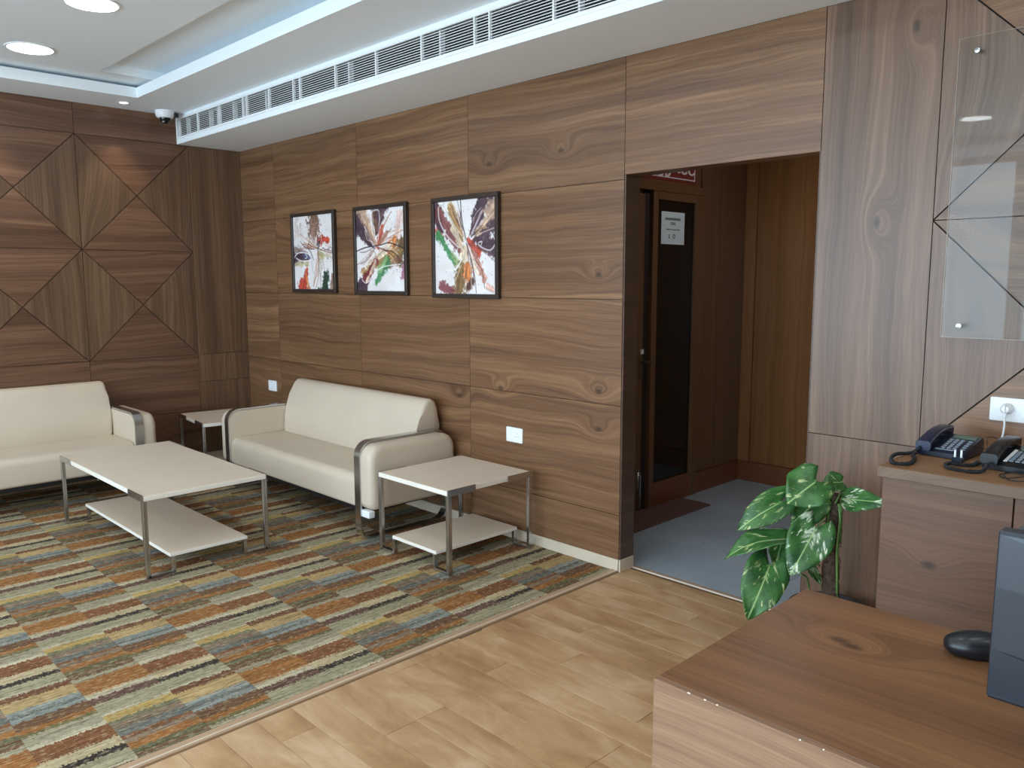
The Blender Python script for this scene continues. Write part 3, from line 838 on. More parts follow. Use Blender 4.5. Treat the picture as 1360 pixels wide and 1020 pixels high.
# ------------------------------------------------------------------ pictures
seed_c = {3: (0.62, 0.46), 5: (0.42, 0.45), 8: (0.53, 0.45)}
seed_a = {3: [1.6, 0.2, 3.3], 5: [2.5, -0.6, -2.2, -1.3, 0.2, 2.3], 8: [-2.2, -2.0, -0.8, 1.8, 1.1, 0.1]}
def canvas(strokes, seed, N=150):
    rng = np.random.RandomState(seed)
    u, v = np.meshgrid((np.arange(N) + .5) / N, (np.arange(N) + .5) / N)
    img = np.zeros((N, N, 3)); img[:] = (236, 230, 230)
    def fbm(fx, fy):
        out = np.zeros((N, N)); amp = 1; tot = 0
        for o_ in range(4):
            gx, gy = int(fx * 2 ** o_) + 3, int(fy * 2 ** o_) + 3
            gdr = rng.rand(gy, gx)
            X = u * (gx - 2); Y = v * (gy - 2)
            xi, yi = X.astype(int), Y.astype(int); fx_, fy_ = X - xi, Y - yi
            fx_ = fx_ * fx_ * (3 - 2 * fx_); fy_ = fy_ * fy_ * (3 - 2 * fy_)
            a = gdr[yi, xi] * (1 - fx_) + gdr[yi, xi + 1] * fx_
            b_ = gdr[yi + 1, xi] * (1 - fx_) + gdr[yi + 1, xi + 1] * fx_
            out += amp * (a * (1 - fy_) + b_ * fy_); tot += amp; amp *= 0.6
        return out / tot
    img += (fbm(3, 3)[..., None] - 0.5) * 34 * np.array([0.8, 1, 1])
    strokes = list(strokes)
    for i in range(46):
        cx, cy = seed_c[seed]; a_ = rng.choice(seed_a[seed]) + rng.randn() * 0.22; r0, r1 = rng.rand() * 0.22, 0.25 + rng.rand() * 0.35
        cl = [(236, 226, 220), (120, 70, 66), (70, 50, 60), (196, 150, 104), (160, 84, 60), (232, 214, 196), (90, 66, 52)][rng.randint(7)]
        pr_ = [(cx + r0 * math.cos(a_), cy + r0 * math.sin(a_)), (cx + (r0 + r1) / 2 * math.cos(a_) + rng.randn() * .02, cy + (r0 + r1) / 2 * math.sin(a_) + rng.randn() * .02), (cx + r1 * math.cos(a_ + .05), cy + r1 * math.sin(a_ + .05))]
        strokes.append(('l', pr_, 0.003 + 0.006 * rng.rand(), cl, 0.35 + 0.45 * rng.rand()))
    for i in range(60):
        a_, b__ = rng.rand(), rng.rand(); strokes.append(('l', [(a_, b__), (a_ + .006, b__ + .006)], 0.004, [(90, 60, 64), (150, 90, 90), (60, 50, 50)][rng.randint(3)], 0.6))
    for s in strokes:
        kind, pts, w, col, al = s[:5]
        if kind == 'l' and len(pts) > 2: pts = [(q.x, q.y) for q in smooth_path([(a_, b__, 0) for a_, b__ in pts], 6)]
        fz = s[5] if len(s) > 5 else 0.5
        best = np.full((N, N), 9.0)
        for (x0, y0), (x1, y1) in zip(pts[:-1], pts[1:]):
            dx, dy = x1 - x0, y1 - y0; l2 = dx * dx + dy * dy + 1e-9
            tt = np.clip(((u - x0) * dx + (v - y0) * dy) / l2, 0, 1)
            dd = np.hypot(u - x0 - tt * dx, v - y0 - tt * dy)
            wl = w if not isinstance(w, tuple) else (w[0] + (w[1] - w[0]) * tt)
            best = np.minimum(best, dd / wl)
        if kind == 'l':
            m = np.clip(1.4 - best, 0, 1) * al
            c = np.array(col, float)[None, None]
        else:
            ang = math.atan2(pts[-1][1] - pts[0][1], pts[-1][0] - pts[0][0])
            # streaks that follow the stroke
            su = u * math.cos(ang) + v * math.sin(ang); sv = -u * math.sin(ang) + v * math.cos(ang)
            ph = rng.rand(6) * 20
            st = sum(np.sin(sv * fq + ph[i] + 3 * np.sin(su * 5 + ph[i])) for i, fq in enumerate((60, 97, 143))) / 3
            nz = fbm(14, 14)
            m = np.clip((1.15 - best + (nz - 0.5) * fz * 2.6 + (fbm(34, 34) - 0.5) * fz * 2.0 + st * 0.12) * 2.2, 0, 1) * al
            c = np.array(col, float)[None, None] * (1 + 0.18 * st[..., None] + 0.5 * (fbm(20, 20)[..., None] - 0.5))
        img = img * (1 - m[..., None]) + c * m[..., None]
    img = np.clip(img, 0, 255) / 255
    return np.where(img <= 0.04045, img / 12.92, ((img + 0.055) / 1.055) ** 2.4)
mp = NT('painted_canvas')
ca_ = mp.node('ShaderNodeAttribute'); ca_.attribute_name = 'paint'
mp.fin(ca_.outputs['Color'], 0.35)
PAL = dict(pur=(72, 52, 64), dp=(48, 38, 48), br=(112, 78, 62), be=(190, 158, 136), re=(186, 66, 48), org=(208, 124, 70), go=(164, 126, 76), gr=(58, 122, 74), mar=(112, 36, 48), cr=(226, 206, 180), wh=(244, 242, 242), k=(36, 30, 34), ol=(176, 164, 112), dg=(38, 60, 44), mg=(150, 70, 110), sl=(96, 104, 142))
p_ = PAL
ART1 = [('s', [(.5, -.02), (.53, .16)], .15, p_['br'], .9, .7), ('s', [(.52, .15), (.5, .34)], .08, (170, 140, 128), .5, .9), ('s', [(.1, 0), (.12, .2)], .1, (214, 200, 194), .6, .8),
        ('s', [(.75, .33), (.86, .35)], .055, p_['re'], .95, .6), ('s', [(.62, .33), (.72, .38)], .04, (150, 60, 52), .8, .8),
        ('s', [(.02, .44), (.28, .5)], .05, (110, 84, 78), .7, .8), ('s', [(.02, .57), (.34, .56)], (.08, .06), p_['pur'], .98, .5), ('s', [(.26, .54), (.4, .57)], .035, p_['sl'], .7, .4),
        ('s', [(.0, .66), (.34, .65)], .035, p_['ol'], .7, .9), ('s', [(.66, .52), (.74, .55)], .06, p_['ol'], .8, .7), ('s', [(.68, .6), (.7, .72)], .05, (150, 150, 130), .35, .9),
        ('s', [(.33, .72), (.22, .98)], (.03, .13), p_['re'], .95, .5), ('s', [(.3, .8), (.36, 1)], .03, p_['org'], .7, .5),
        ('s', [(.8, .8), (.76, 1.0)], (.06, .12), p_['dg'], .95, .6), ('s', [(.97, .85), (.95, 1)], .06, p_['br'], .8, .6),
        ('l', [(.0, .56), (.1, .5), (.3, .5), (.42, .55), (.45, .6), (.2, .61), (.05, .57)], .009, p_['wh'], .9), ('l', [(.28, .5), (.34, .56), (.28, .58)], .008, p_['wh'], .8),
        ('l', [(.42, .33), (.36, .42), (.44, .5), (.5, .6)], .007, p_['k'], .7), ('l', [(.62, .28), (.6, .45), (.64, .6), (.66, .82)], .006, p_['k'], .6),
        ('l', [(.55, .42), (.7, .47), (.75, .44), (.8, .5), (.86, .6), (.88, .46), (.95, .45), (.98, .55)], .006, p_['k'], .6), ('l', [(.6, .4), (.66, .36), (.63, .45)], .016, p_['k'], .8),
        ('l', [(.45, .42), (.46, .7), (.52, .8)], .005, (120, 120, 110), .6)]
ART2 = [('s', [(.0, .1), (.35, .42)], (.12, .05), p_['pur'], .95, .6), ('s', [(.12, -.02), (.4, .42)], (.1, .03), p_['be'], .95, .4), ('s', [(.02, .26), (.36, .47)], (.07, .02), p_['pur'], .9, .6),
        ('s', [(.5, -.02), (.44, .3)], (.16, .02), p_['pur'], .95, .5), ('s', [(.38, .0), (.42, .3)], (.05, .02), p_['br'], .8, .5), ('s', [(.92, .12), (.86, .34)], .07, (220, 176, 160), .6, .8),
        ('s', [(.55, .22), (.46, .44)], (.03, .05), p_['re'], .85, .6), ('s', [(.64, .3), (.5, .42)], .03, (190, 130, 110), .8, .7), ('s', [(.8, .38), (.7, .5)], (.05, .09), p_['org'], .95, .6),
        ('s', [(.93, .46), (.9, .62)], .1, (96, 72, 50), .92, .7), ('s', [(.82, .52), (.15, .78)], (.09, .06), p_['go'], .92, .7), ('s', [(.7, .46), (.3, .66)], .05, p_['cr'], .95, .6),
        ('s', [(.42, .62), (.14, .9)], (.04, .07), p_['mar'], .9, .6), ('s', [(.1, .95), (.0, 1.0)], .12, p_['pur'], .95, .5), ('s', [(.4, .64), (.2, .88)], .025, p_['cr'], .8, .5),
        ('s', [(.66, .66), (.4, .9)], (.07, .04), p_['gr'], .85, .7), ('s', [(.6, .62), (.5, .74)], .05, (130, 170, 120), .8, .6), ('s', [(.98, .72), (.95, .84)], .05, p_['mg'], .7, .9),
        ('s', [(.7, .7), (.9, .6)], .04, p_['br'], .6, .9),
        ('l', [(.0, .5), (.2, .46), (.5, .44), (.7, .42), (1, .5)], .008, p_['k'], .85), ('l', [(.36, .02), (.3, .12), (.36, .3), (.44, .4)], .006, p_['wh'], .9), ('l', [(.36, .02), (.48, .02), (.5, .15), (.46, .38)], .01, (214, 208, 212), .9),
        ('l', [(.18, .2), (.28, .34), (.36, .44)], .014, (205, 196, 200), .9), ('l', [(.1, .86), (.2, .9), (.4, .76), (.6, .7), (.9, .68)], .007, p_['wh'], .9), ('l', [(.25, .62), (.3, .5), (.4, .55), (.3, .7)], .005, (120, 90, 60), .7),
        ('l', [(.66, .52), (.8, .66), (.9, .74)], .006, p_['cr'], .8)]
ART3 = [('s', [(.02, .08), (.1, .3)], (.1, .05), p_['pur'], .95, .5), ('s', [(.06, .12), (.5, .58)], (.08, .07), (120, 66, 66), .9, .6), ('s', [(.1, -.02), (.24, .16)], (.03, .03), p_['wh'], .9, .4), ('s', [(.28, .08), (.46, .42)], (.07, .04), p_['go'], .92, .6),
        ('s', [(.3, .3), (.52, .6)], .035, p_['cr'], .9, .5), ('s', [(.02, .3), (.1, .36)], .03, (196, 90, 90), .8, .6), ('s', [(.05, .36), (.34, .66)], (.05, .04), p_['gr'], .9, .6), ('s', [(.3, .58), (.4, .68)], .04, (160, 180, 130), .8, .6),
        ('s', [(.86, -.04), (.62, .36)], (.13, .04), p_['pur'], .95, .6), ('s', [(1.02, .12), (.66, .42)], (.14, .03), p_['be'], .95, .6), ('s', [(.98, .3), (.64, .45)], (.08, .02), p_['pur'], .9, .6),
        ('s', [(.98, .5), (.74, .47)], (.12, .05), p_['pur'], .95, .5), ('s', [(.56, .42), (.72, .56)], (.04, .06), p_['re'], .9, .6), ('s', [(.62, .55), (.82, .84)], (.05, .04), (196, 130, 112), .8, .7), ('s', [(.6, .6), (.72, .78)], .03, p_['cr'], .8, .5),
        ('s', [(.5, .52), (.46, .75)], (.06, .07), p_['cr'], .95, .5), ('s', [(.44, .72), (.42, 1.0)], (.08, .12), (128, 98, 62), .95, .7), ('s', [(.56, .72), (.56, .8)], .07, p_['org'], .95, .5), ('s', [(.62, .86), (.56, .92)], .04, (80, 50, 44), .9, .6),
        ('s', [(.12, .92), (.26, .98)], .05, p_['mar'], .75, 1.0), ('s', [(.88, .93), (.94, .95)], .03, (214, 160, 140), .7, .8),
        ('l', [(.44, -.02), (.46, .2), (.52, .4)], .007, p_['k'], .9), ('l', [(.06, .06), (.08, .2), (.2, .36), (.4, .5)], .010, (222, 214, 216), .9), ('l', [(.06, .06), (.14, .04), (.3, .24), (.44, .42)], .008, (210, 196, 180), .9),
        ('l', [(.78, .14), (.62, .36)], .014, (205, 196, 205), .9), ('l', [(.92, .36), (.99, .46), (.92, .54), (.8, .52), (.72, .47), (.78, .45), (.76, .5)], .008, (222, 214, 216), .95),
        ('l', [(.2, .74), (.34, .74), (.46, .62)], .010, p_['wh'], .9), ('l', [(.34, .86), (.44, .7)], .006, p_['cr'], .8), ('l', [(.52, .4), (.6, .5), (.7, .66), (.8, .76)], .005, (90, 60, 60), .7)]
def picture(x0, x1, z0, z1, art, seed, label):
    t = thing('framed_picture', label, 'picture', ((x0 + x1) / 2, 0, z0), 0, 'abstract pictures on the panelled wall')
    w, h = x1 - x0, z1 - z0
    fw, dp = 0.026, 0.030
    for (a, b, c, d) in ((-w / 2, w / 2, 0, fw), (-w / 2, w / 2, h - fw, h), (-w / 2, -w / 2 + fw, fw, h - fw), (w / 2 - fw, w / 2, fw, h - fw)):
        MB().box(a, b, -dp, -0.001, c, d, 0.003).build('frame_bar', M['frame_brown'], t)
    N = 150
    cols = canvas(art, seed, N)
    a0, a1, b0, b1 = -w / 2 + fw, w / 2 - fw, fw, h - fw
    gx = np.linspace(a0, a1, N + 1); gz = np.linspace(b1, b0, N + 1)
    X, Z = np.meshgrid(gx, gz)
    co = np.stack([X, np.full_like(X, -0.016), Z], -1).reshape(-1, 3)
    idx = np.arange((N + 1) ** 2).reshape(N + 1, N + 1)
    F = np.stack([idx[1:, :-1], idx[1:, 1:], idx[:-1, 1:], idx[:-1, :-1]], -1).reshape(-1, 4)
    me = bpy.data.meshes.new('canvas')
    me.from_pydata(co.tolist(), [], F.tolist())
    at_ = me.color_attributes.new('paint', 'FLOAT_COLOR', 'CORNER')
    c4 = np.concatenate([cols.reshape(-1, 3), np.ones((N * N, 1))], 1)
    at_.data.foreach_set('color', np.repeat(c4, 4, axis=0).astype(np.float32).ravel())
    me.materials.append(mp.m)
    o = bpy.data.objects.new('canvas', me); C.objects.link(o); o.parent = t
    MB().box(a0, a1, -0.0155, -0.002, b0, b1).build('backing', M['dark_gap'], t)
picture(0.828, 1.432, 1.415, 2.007, ART1, 3, 'left framed abstract, mostly white with a black smear and red flame')
picture(1.675, 2.275, 1.407, 2.003, ART2, 5, 'middle framed abstract with gold and green diagonal strokes')
picture(2.530, 3.126, 1.396, 2.000, ART3, 8, 'right framed abstract with a green stroke and orange centre')

# ------------------------------------------------------------------ sockets
def socket(name, x, z, label, w=0.13, h=0.086):
    t = thing(name, label, 'socket', (x, 0, z), 0, 'white wall plates')
    p = MB().prism(rrect(-w / 2, w / 2, -h / 2, h / 2, 0.006, 3), XZ, -0.011, -0.0005, 0.002, 2).build('plate', M['white_plastic'], t, True)
    MB().box(-w / 2 + 0.012, -w / 2 + 0.038, -0.0135, -0.010, -0.022, 0.022, 0.001).build('rocker_switch', M['white_gloss'], t)
    MB().prism(rrect(0.0, 0.048, -0.024, 0.024, 0.01, 3), XZ, -0.0125, -0.010).build('socket_insert', M['white_gloss'], t)
    ho = MB()
    for (a, b) in ((0.014, -0.008), (0.034, -0.008), (0.024, 0.010)):
        ho.lathe([(0.003, -0.0128), (0.003, -0.0115)], 10, (a, 0, b), 'y')
    ho.build('pin_hole', M['grey_plastic'], t)
socket('wall_socket', 0.415, 0.647, 'white socket plate on the wall by the far corner, left of the sofa')
socket('wall_socket', 3.238, 0.619, 'white socket plate on the wall above the near end table')

# ------------------------------------------------------------------ back counter (credenza)
cz = 0.91
cd = thing('back_counter', 'walnut counter cabinet against the wall holding two telephones', 'cabinet', (5.497, -0.60, 0))
MB().box(0.012, 2.6, 0.03, 0.597, 0.0, cz - 0.032).build('body', M['wood_x'], cd)
wk = MB().box(0.0, 2.62, -0.009, 0.598, cz - 0.034, cz, 0.002, 1).build('worktop', M['counter_top'], cd)
MB().box(0.0, 2.62, -0.0125, -0.009, cz - 0.0345, cz - 0.0008, 0.0012).build('edge_band', M['counter_edge'], wk)
for i, (a, b) in enumerate(((0.012, 0.380), (0.384, 0.80), (0.804, 1.22), (1.224, 1.64))):
    dd = MB().box(a, b, 0.008, 0.030, 0.06, cz - 0.037, 0.001).build('cabinet_door', M['counter_front'], cd)
    if i == 1:
        MB().lathe([(0.009, -0.006), (0.009, 0.0085)], 20, (a + 0.026, 0.0, 0.787), 'y').build('lock', M['chrome'], dd, True)

# ------------------------------------------------------------------ desk
dk = thing('reception_desk', 'walnut reception desk in the front right corner with a mouse on it', 'desk', (5.630, -2.0, 0))
MB().box(0.0, 2.3, 0.001, 0.622, 0.722, 0.750, 0.0015).build('desk_top', M['desk_top'], dk)
MB().box(0.0, 2.3, -0.0125, 0.0, 0.0, 0.7495, 0.001).build('front_panel', M['desk_front_lit'], dk, label='window-side front panel of the desk, its colour paled for window light')
MB().box(0.0, 0.025, 0.003, 0.618, 0.0, 0.721, 0.001).build('side_panel', M['desk_front_lit'], dk)
MB().box(2.27, 2.3, 0.003, 0.618, 0.0, 0.721, 0.001).build('side_panel', M['desk_front_lit'], dk)
ch = MB()
for x in (0.075, 0.078, 0.11, 0.135, 0.29, 0.293, 0.33, 0.42, 0.50, 0.52):
    ch.box(x, x + random.uniform(0.002, 0.007), -0.0130, -0.0108, 0.7482, 0.7500)
ch.build('edge_chip', M['laminate_edge'], dk)

# monitor seen from behind
mo = thing('computer_monitor', 'dark blue back of a computer monitor at the right edge', 'monitor', (6.128, -1.780, 0.757))
MWX = 0.52
m = MB()
prof = [(0.0, 0.062), (0.0, 0.335), (0.004, 0.342), (0.030, 0.342), (0.034, 0.336), (0.034, 0.062), (0.028, 0.056), (0.006, 0.056)]
m.prism([(u, v) for u, v in prof], YZ, 0.0, MWX, 0.002, 1)
m.build('back_shell', M['monitor'], mo)
m = MB()
# faceted rear face
z0, z1, za, zb = 0.066, 0.336, 0.250, 0.145
v = [m.bm.verts.new(p) for p in ((0.004, -0.0005, z1), (MWX - .004, -0.0005, z1), (MWX - .004, -0.016, za - 0.03), (0.004, -0.004, za), (MWX - .004, -0.016, zb - .03), (0.004, -0.004, zb), (0.004, -0.0005, z0), (MWX - .004, -0.0005, z0))]
for q in ((0, 1, 2, 3), (3, 2, 4, 5), (5, 4, 7, 6)):
    m.bm.faces.new([v[i] for i in q])
m.build('rear_facets', M['monitor'], mo)
MB().box(0.01, MWX - 0.01, 0.034, 0.0365, 0.07, 0.332, 0.001).build('screen', M['black_glass'], mo)
m = MB(); m.box(0.22, 0.30, 0.02, 0.04, 0.01, 0.10, 0.004); m.box(0.15, 0.37, 0.01, 0.17, 0.001, 0.011, 0.004)
m.build('stand', M['navy_dark'], mo)

mu = thing('computer_mouse', 'black computer mouse on the desk beside the monitor', 'mouse', (6.030, -1.480, 0.7503), math.radians(-62))
m = MB()
NU, NV = 14, 20
rows_ = []
for i in range(NU + 1):
    a = PI * i / NU
    r_ = []
    for jv in range(NV):
        b = 2 * PI * jv / NV
        x_ = 0.034 * math.sin(a) ** 0.8 * math.cos(b); y_ = 0.056 * -math.cos(a)
        z_ = 0.019 + 0.028 * math.sin(a) ** 0.7 * math.sin(b) * (1.0 if math.sin(b) > 0 else 0.9) * (1.05 - 0.25 * math.cos(a + 0.5))
        r_.append(m.bm.verts.new((x_ * (1 + 0.1 * math.cos(a)), y_, max(z_, 0.001))))
    rows_.append(r_)
for i in range(NU):
    for jv in range(NV):
        try: m.bm.faces.new((rows_[i][jv], rows_[i][(jv + 1) % NV], rows_[i + 1][(jv + 1) % NV], rows_[i + 1][jv]))
        except Exception: pass
bmesh.ops.remove_doubles(m.bm, verts=m.bm.verts, dist=1e-5)
m.build('shell', M['black'], mu, True, 180)
MB().lathe([(0.0085, -0.003), (0.0095, 0), (0.0085, 0.003)], 20, (0, -0.030, 0.030), 'x').build('scroll_wheel', M['grey_plastic'], mu, True)
MB().lathe([(0.006, 0), (0.006, 0.0025)], 16, (0, 0.018, 0.0375), 'z').build('badge', M['grey_plastic'], mu, True)

# ------------------------------------------------------------------ telephones
def phone(name, label, loc, rz, bodym, basem, strip):
    t = thing(name, label, 'telephone', loc, rz, 'desk telephones')
    w, d = 0.150, 0.185
    prof = [(0.0, 0.003), (0.0, 0.018), (0.012, 0.026), (d - 0.02, 0.058), (d, 0.050), (d, 0.003)]
    bdy = MB().prism(prof, YZ, 0.0, w, 0.004, 2).build('base', basem, t, True, 40)
    F = lambda u, v, e=0.0: (u, v, 0.026 + (v - 0.012) * (0.032 / (d - 0.032)) + e)
    def patch(mb, x0, x1, y0, y1, e0, e1):
        vs = [mb.bm.verts.new(F(a, b, e)) for e in (e0, e1) for a, b in ((x0, y0), (x1, y0), (x1, y1), (x0, y1))]
        for q in ((0, 3, 2, 1), (4, 5, 6, 7), (0, 1, 5, 4), (1, 2, 6, 5), (2, 3, 7, 6), (3, 0, 4, 7)):
            mb.bm.faces.new([vs[i] for i in q])
    # keys
    for r in range(5):
        for c in range(3):
            kx, ky = 0.066 + c * 0.0175, 0.030 + r * 0.0185
            mb = MB(); patch(mb, kx, kx + 0.012, ky, ky + 0.011, -0.001, 0.003); mb.build('key', M['key'], t)
    for r in range(5):
        mb = MB(); ky = 0.030 + r * 0.0185; patch(mb, 0.125, 0.138, ky, ky + 0.008, -0.001, 0.0025); mb.build('key', M['key'], t)
    mb = MB(); patch(mb, 0.066, 0.140, 0.130, 0.156, -0.001, 0.0018); mb.build('display', M['lcd'], t)
    mb = MB(); patch(mb, 0.052, 0.062, 0.024, 0.125, -0.001, 0.0018) if strip else patch(mb, 0.052, 0.11, 0.014, 0.022, -0.001, 0.0018)
    mb.build('label_strip', M['white_plastic'] if strip else M['key'], t)
    # handset along the left side
    hs = MB()
    n = 14
    rings = []
    for i in range(n + 1):
        s = i / n
        y_ = -0.012 + s * 0.208
        arch = math.sin(PI * s)
        endk = max(0.0, 1 - min(s, 1 - s) / 0.2)
        zc = 0.042 + 0.013 * arch + 0.030 * s
        hw = 0.0215 + 0.003 * endk
        th_ = 0.012 + 0.006 * endk
        rr = rrect(-hw, hw, -th_ - 0.004 * endk, 0.010, 0.009, 3)
        rings.append([hs.bm.verts.new((0.023 + a, y_, zc + b)) for a, b in rr])
    m_ = len(rings[0])
    for i in range(n):
        for k_ in range(m_):
            hs.bm.faces.new((rings[i][k_], rings[i][(k_ + 1) % m_], rings[i + 1][(k_ + 1) % m_], rings[i + 1][k_]))
    hs.bm.faces.new(rings[0][::-1]); hs.bm.faces.new(rings[-1])
    hs.build('handset', bodym, t, True, 50)
    MB().box(0.008, 0.038, 0.006, 0.040, 0.022, 0.040, 0.004).build('cradle', basem, t)
    MB().box(0.008, 0.038, 0.140, 0.176, 0.045, 0.068, 0.004).build('cradle', basem, t)
    return t
phone('desk_telephone', 'navy blue desk telephone at the left end of the back counter', (5.527, -0.352, cz), math.radians(-2), M['navy'], M['navy_dark'], False)
phone('desk_telephone', 'black desk telephone with a white strip, right of the navy one', (5.745, -0.425, cz), math.radians(-4), M['black'], M['black'], True)
def coil(P, R=0.0052, r=0.0016, pitch=0.0042):
    path = smooth_path(P, 40)
    out, acc = [], 0.0
    for i in range(len(path) - 1):
        a, b = path[i], path[i + 1]
        seg = (b - a); l = seg.length
        t = seg.normalized(); s = t.cross(Vector((0, 0, 1))).normalized(); u = s.cross(t)
        k = max(1, int(l / (pitch / 7)))
        for q in range(k):
            ph = 2 * PI * (acc + l * q / k) / pitch
            out.append(a + seg * (q / k) + R * (math.cos(ph) * s + math.sin(ph) * u))
        acc += l
    return MB().tube(out, r, 5)
zz = cz + 0.0072
tag(coil([(5.545, -0.372, cz + 0.03), (5.515, -0.372, zz), (5.488, -0.430, zz), (5.503, -0.515, zz), (5.535, -0.572, zz), (5.568, -0.545, zz), (5.560, -0.470, zz), (5.535, -0.405, zz), (5.532, -0.372, zz + 0.004)]).build('coiled_cord', M['rubber'], None, True, 180),
    'coiled black cord looped left of the navy telephone', 'cord', 'coiled telephone cords')
tag(coil([(5.735, -0.40, zz + 0.004), (5.722, -0.375, zz), (5.718, -0.43, zz), (5.69, -0.452, zz), (5.660, -0.445, zz), (5.660, -0.49, zz), (5.685, -0.522, zz), (5.727, -0.532, zz), (5.765, -0.50, zz), (5.770, -0.455, cz + 0.025)]).build('coiled_cord', M['rubber'], None, True, 180),
    'coiled black cord looped between the two telephones', 'cord', 'coiled telephone cords')
wad = [(5.86, -0.445, cz + .006), (5.83, -0.462, cz + .006), (5.815, -0.505, cz + .004), (5.84, -0.53, cz + .004), (5.87, -0.52, cz + .01), (5.90, -0.475, cz + .012), (5.86, -0.47, cz + .016), (5.828, -0.500, cz + .012), (5.85, -0.548, cz + .004), (5.89, -0.545, cz + .006), (5.92, -0.50, cz + .016), (5.88, -0.49, cz + .022), (5.85, -0.515, cz + .02), (5.93, -0.47, cz + .01)]
tag(MB().tube(smooth_path(wad, 8), 0.0018, 6).build('cable', M['rubber'], None, True, 180), 'thin tangled black cable in front of the black telephone', 'cable')
sp = thing('cable_splitter', 'small dark adapter with two white plugs between the telephones', 'adapter', (5.652, -0.408, cz), math.radians(12))
MB().box(0, 0.034, 0, 0.030, 0.0, 0.018, 0.003).build('body', M['navy_dark'], sp)
for x in (0.006, 0.024):
    MB().box(x, x + 0.006, 0.008, 0.016, 0.018, 0.042, 0.001).build('plug', M['white_plastic'], sp)
tag(MB().tube(smooth_path([(5.685, -0.39, cz + .04), (5.70, -0.36, cz + .055), (5.72, -0.30, cz + .04), (5.70, -0.2, cz + .03), (5.675, -0.10, cz + .045), (5.70, -0.03, cz + .03)], 8), 0.0014, 6).build('cable', M['rubber'], None, True, 180),
    'thin black line running behind the navy telephone to the wall', 'cable')

# double plate with plug above the counter
t = thing('wall_socket', 'wide white socket plate above the counter with a white plug in it', 'socket', (5.650, 0, 1.045), 0, 'white wall plates')
MB().prism(rrect(0.0, 0.235, -0.042, 0.042, 0.005, 3), XZ, -0.011, -0.0005, 0.002, 2).build('plate', M['white_plastic'], t, True)
MB().box(0.10, 0.128, -0.0135, -0.010, -0.024, 0.024, 0.001).build('rocker_switch', M['white_gloss'], t)
pg = thing('power_plug', 'white round plug with a cable hanging from the counter socket', 'plug', (5.706, -0.011, 1.050))
MB().lathe([(0.019, 0.0), (0.020, -0.008), (0.017, -0.026), (0.011, -0.034), (0.0005, -0.035)], 24, (0, 0, 0), 'y', cap=False).build('plug_body', M['white_plastic'], pg, True)
MB().box(-0.002, 0.002, -0.042, -0.02, -0.014, 0.016, 0.001).build('grip', M['white_gloss'], pg)
MB().tube(smooth_path([(0, -0.028, -0.008), (0.0, -0.032, -0.03), (0.001, -0.03, -0.06), (-0.003, -0.03, -0.10), (-0.010, -0.04, -0.130), (-0.005, -0.10, -0.137)], 8), [0.0055] * 8 + [0.0035] * 33, 8).build('cable', M['white_plastic'], pg, True, 180)

# acrylic board on standoffs
ab = thing('acrylic_board', 'clear acrylic board on steel standoffs on the right wall', 'acrylic board', (5.480, -0.036, 1.293))
BW, BH = 0.80, 1.040
MB().box(0, BW, -0.0025, 0.0025, 0, BH).build('sheet', M['acrylic'], ab)
e = MB(); e.box(-0.0008, 0.0008, -0.0027, 0.0027, 0, BH); e.box(0, BW, -0.0027, 0.0027, -0.0008, 0.0008); e.box(0, BW, -0.0027, 0.0027, BH - 0.0005, BH + 0.0005)
e.build('polished_edge', M['acrylic_edge'], ab)
for x in (0.059, BW - 0.059):
    for z in (0.042, BH - 0.048):
        MB().lathe([(0.0005, -0.008), (0.0085, -0.007), (0.0095, -0.004), (0.0095, -0.003), (0.007, -0.0028), (0.007, 0.0355)], 20, (x, 0, z), 'y', cap=False).build('standoff', M['chrome'], ab, True)

# ------------------------------------------------------------------ potted climbing plant
pt = thing('potted_plant', 'variegated climbing plant on a moss pole behind the desk', 'plant', (5.205, -0.235, 0))
O = Vector((5.205, -0.235, 0))
po = MB().lathe([(0.10, 0.0), (0.105, 0.01), (0.138, 0.215), (0.150, 0.218), (0.152, 0.240), (0.140, 0.240), (0.134, 0.20), (0.0005, 0.20)], 40, cap=False).build('pot', M['pot'], pt, True)
MB().lathe([(0.134, 0.203), (0.08, 0.212), (0.0005, 0.215)], 30, cap=False).build('soil', M['soil'], po, True)
pole = MB()
pp, pr = [], []
for i in range(46):
    h = 0.20 + (0.688 - 0.20) * i / 45
    pp.append((0.004 * math.sin(h * 9), 0.004 * math.cos(h * 7), h)); pr.append((0.034 - 0.010 * (i / 45)) * random.uniform(0.9, 1.1))
pole.tube(pp, pr, 14)
po2 = pole.build('moss_pole', M['coir'], pt, True, 180)
rt = MB()
for i in range(70):
    h = random.uniform(0.22, 0.67); a = random.uniform(0, 2 * PI); R0 = 0.030
    pts = [(R0 * math.cos(a), R0 * math.sin(a), h)]
    for k in range(4):
        a += random.uniform(-0.5, 0.5); h += random.uniform(-0.02, 0.012)
        R0 = random.uniform(0.028, 0.037)
        pts.append((R0 * math.cos(a), R0 * math.sin(a), max(h, 0.21)))
    rt.tube(smooth_path(pts, 3), 0.0011, 4)
r_ = rt.build('aerial_root', M['root'], pt, True, 180); r_['kind'] = 'stuff'

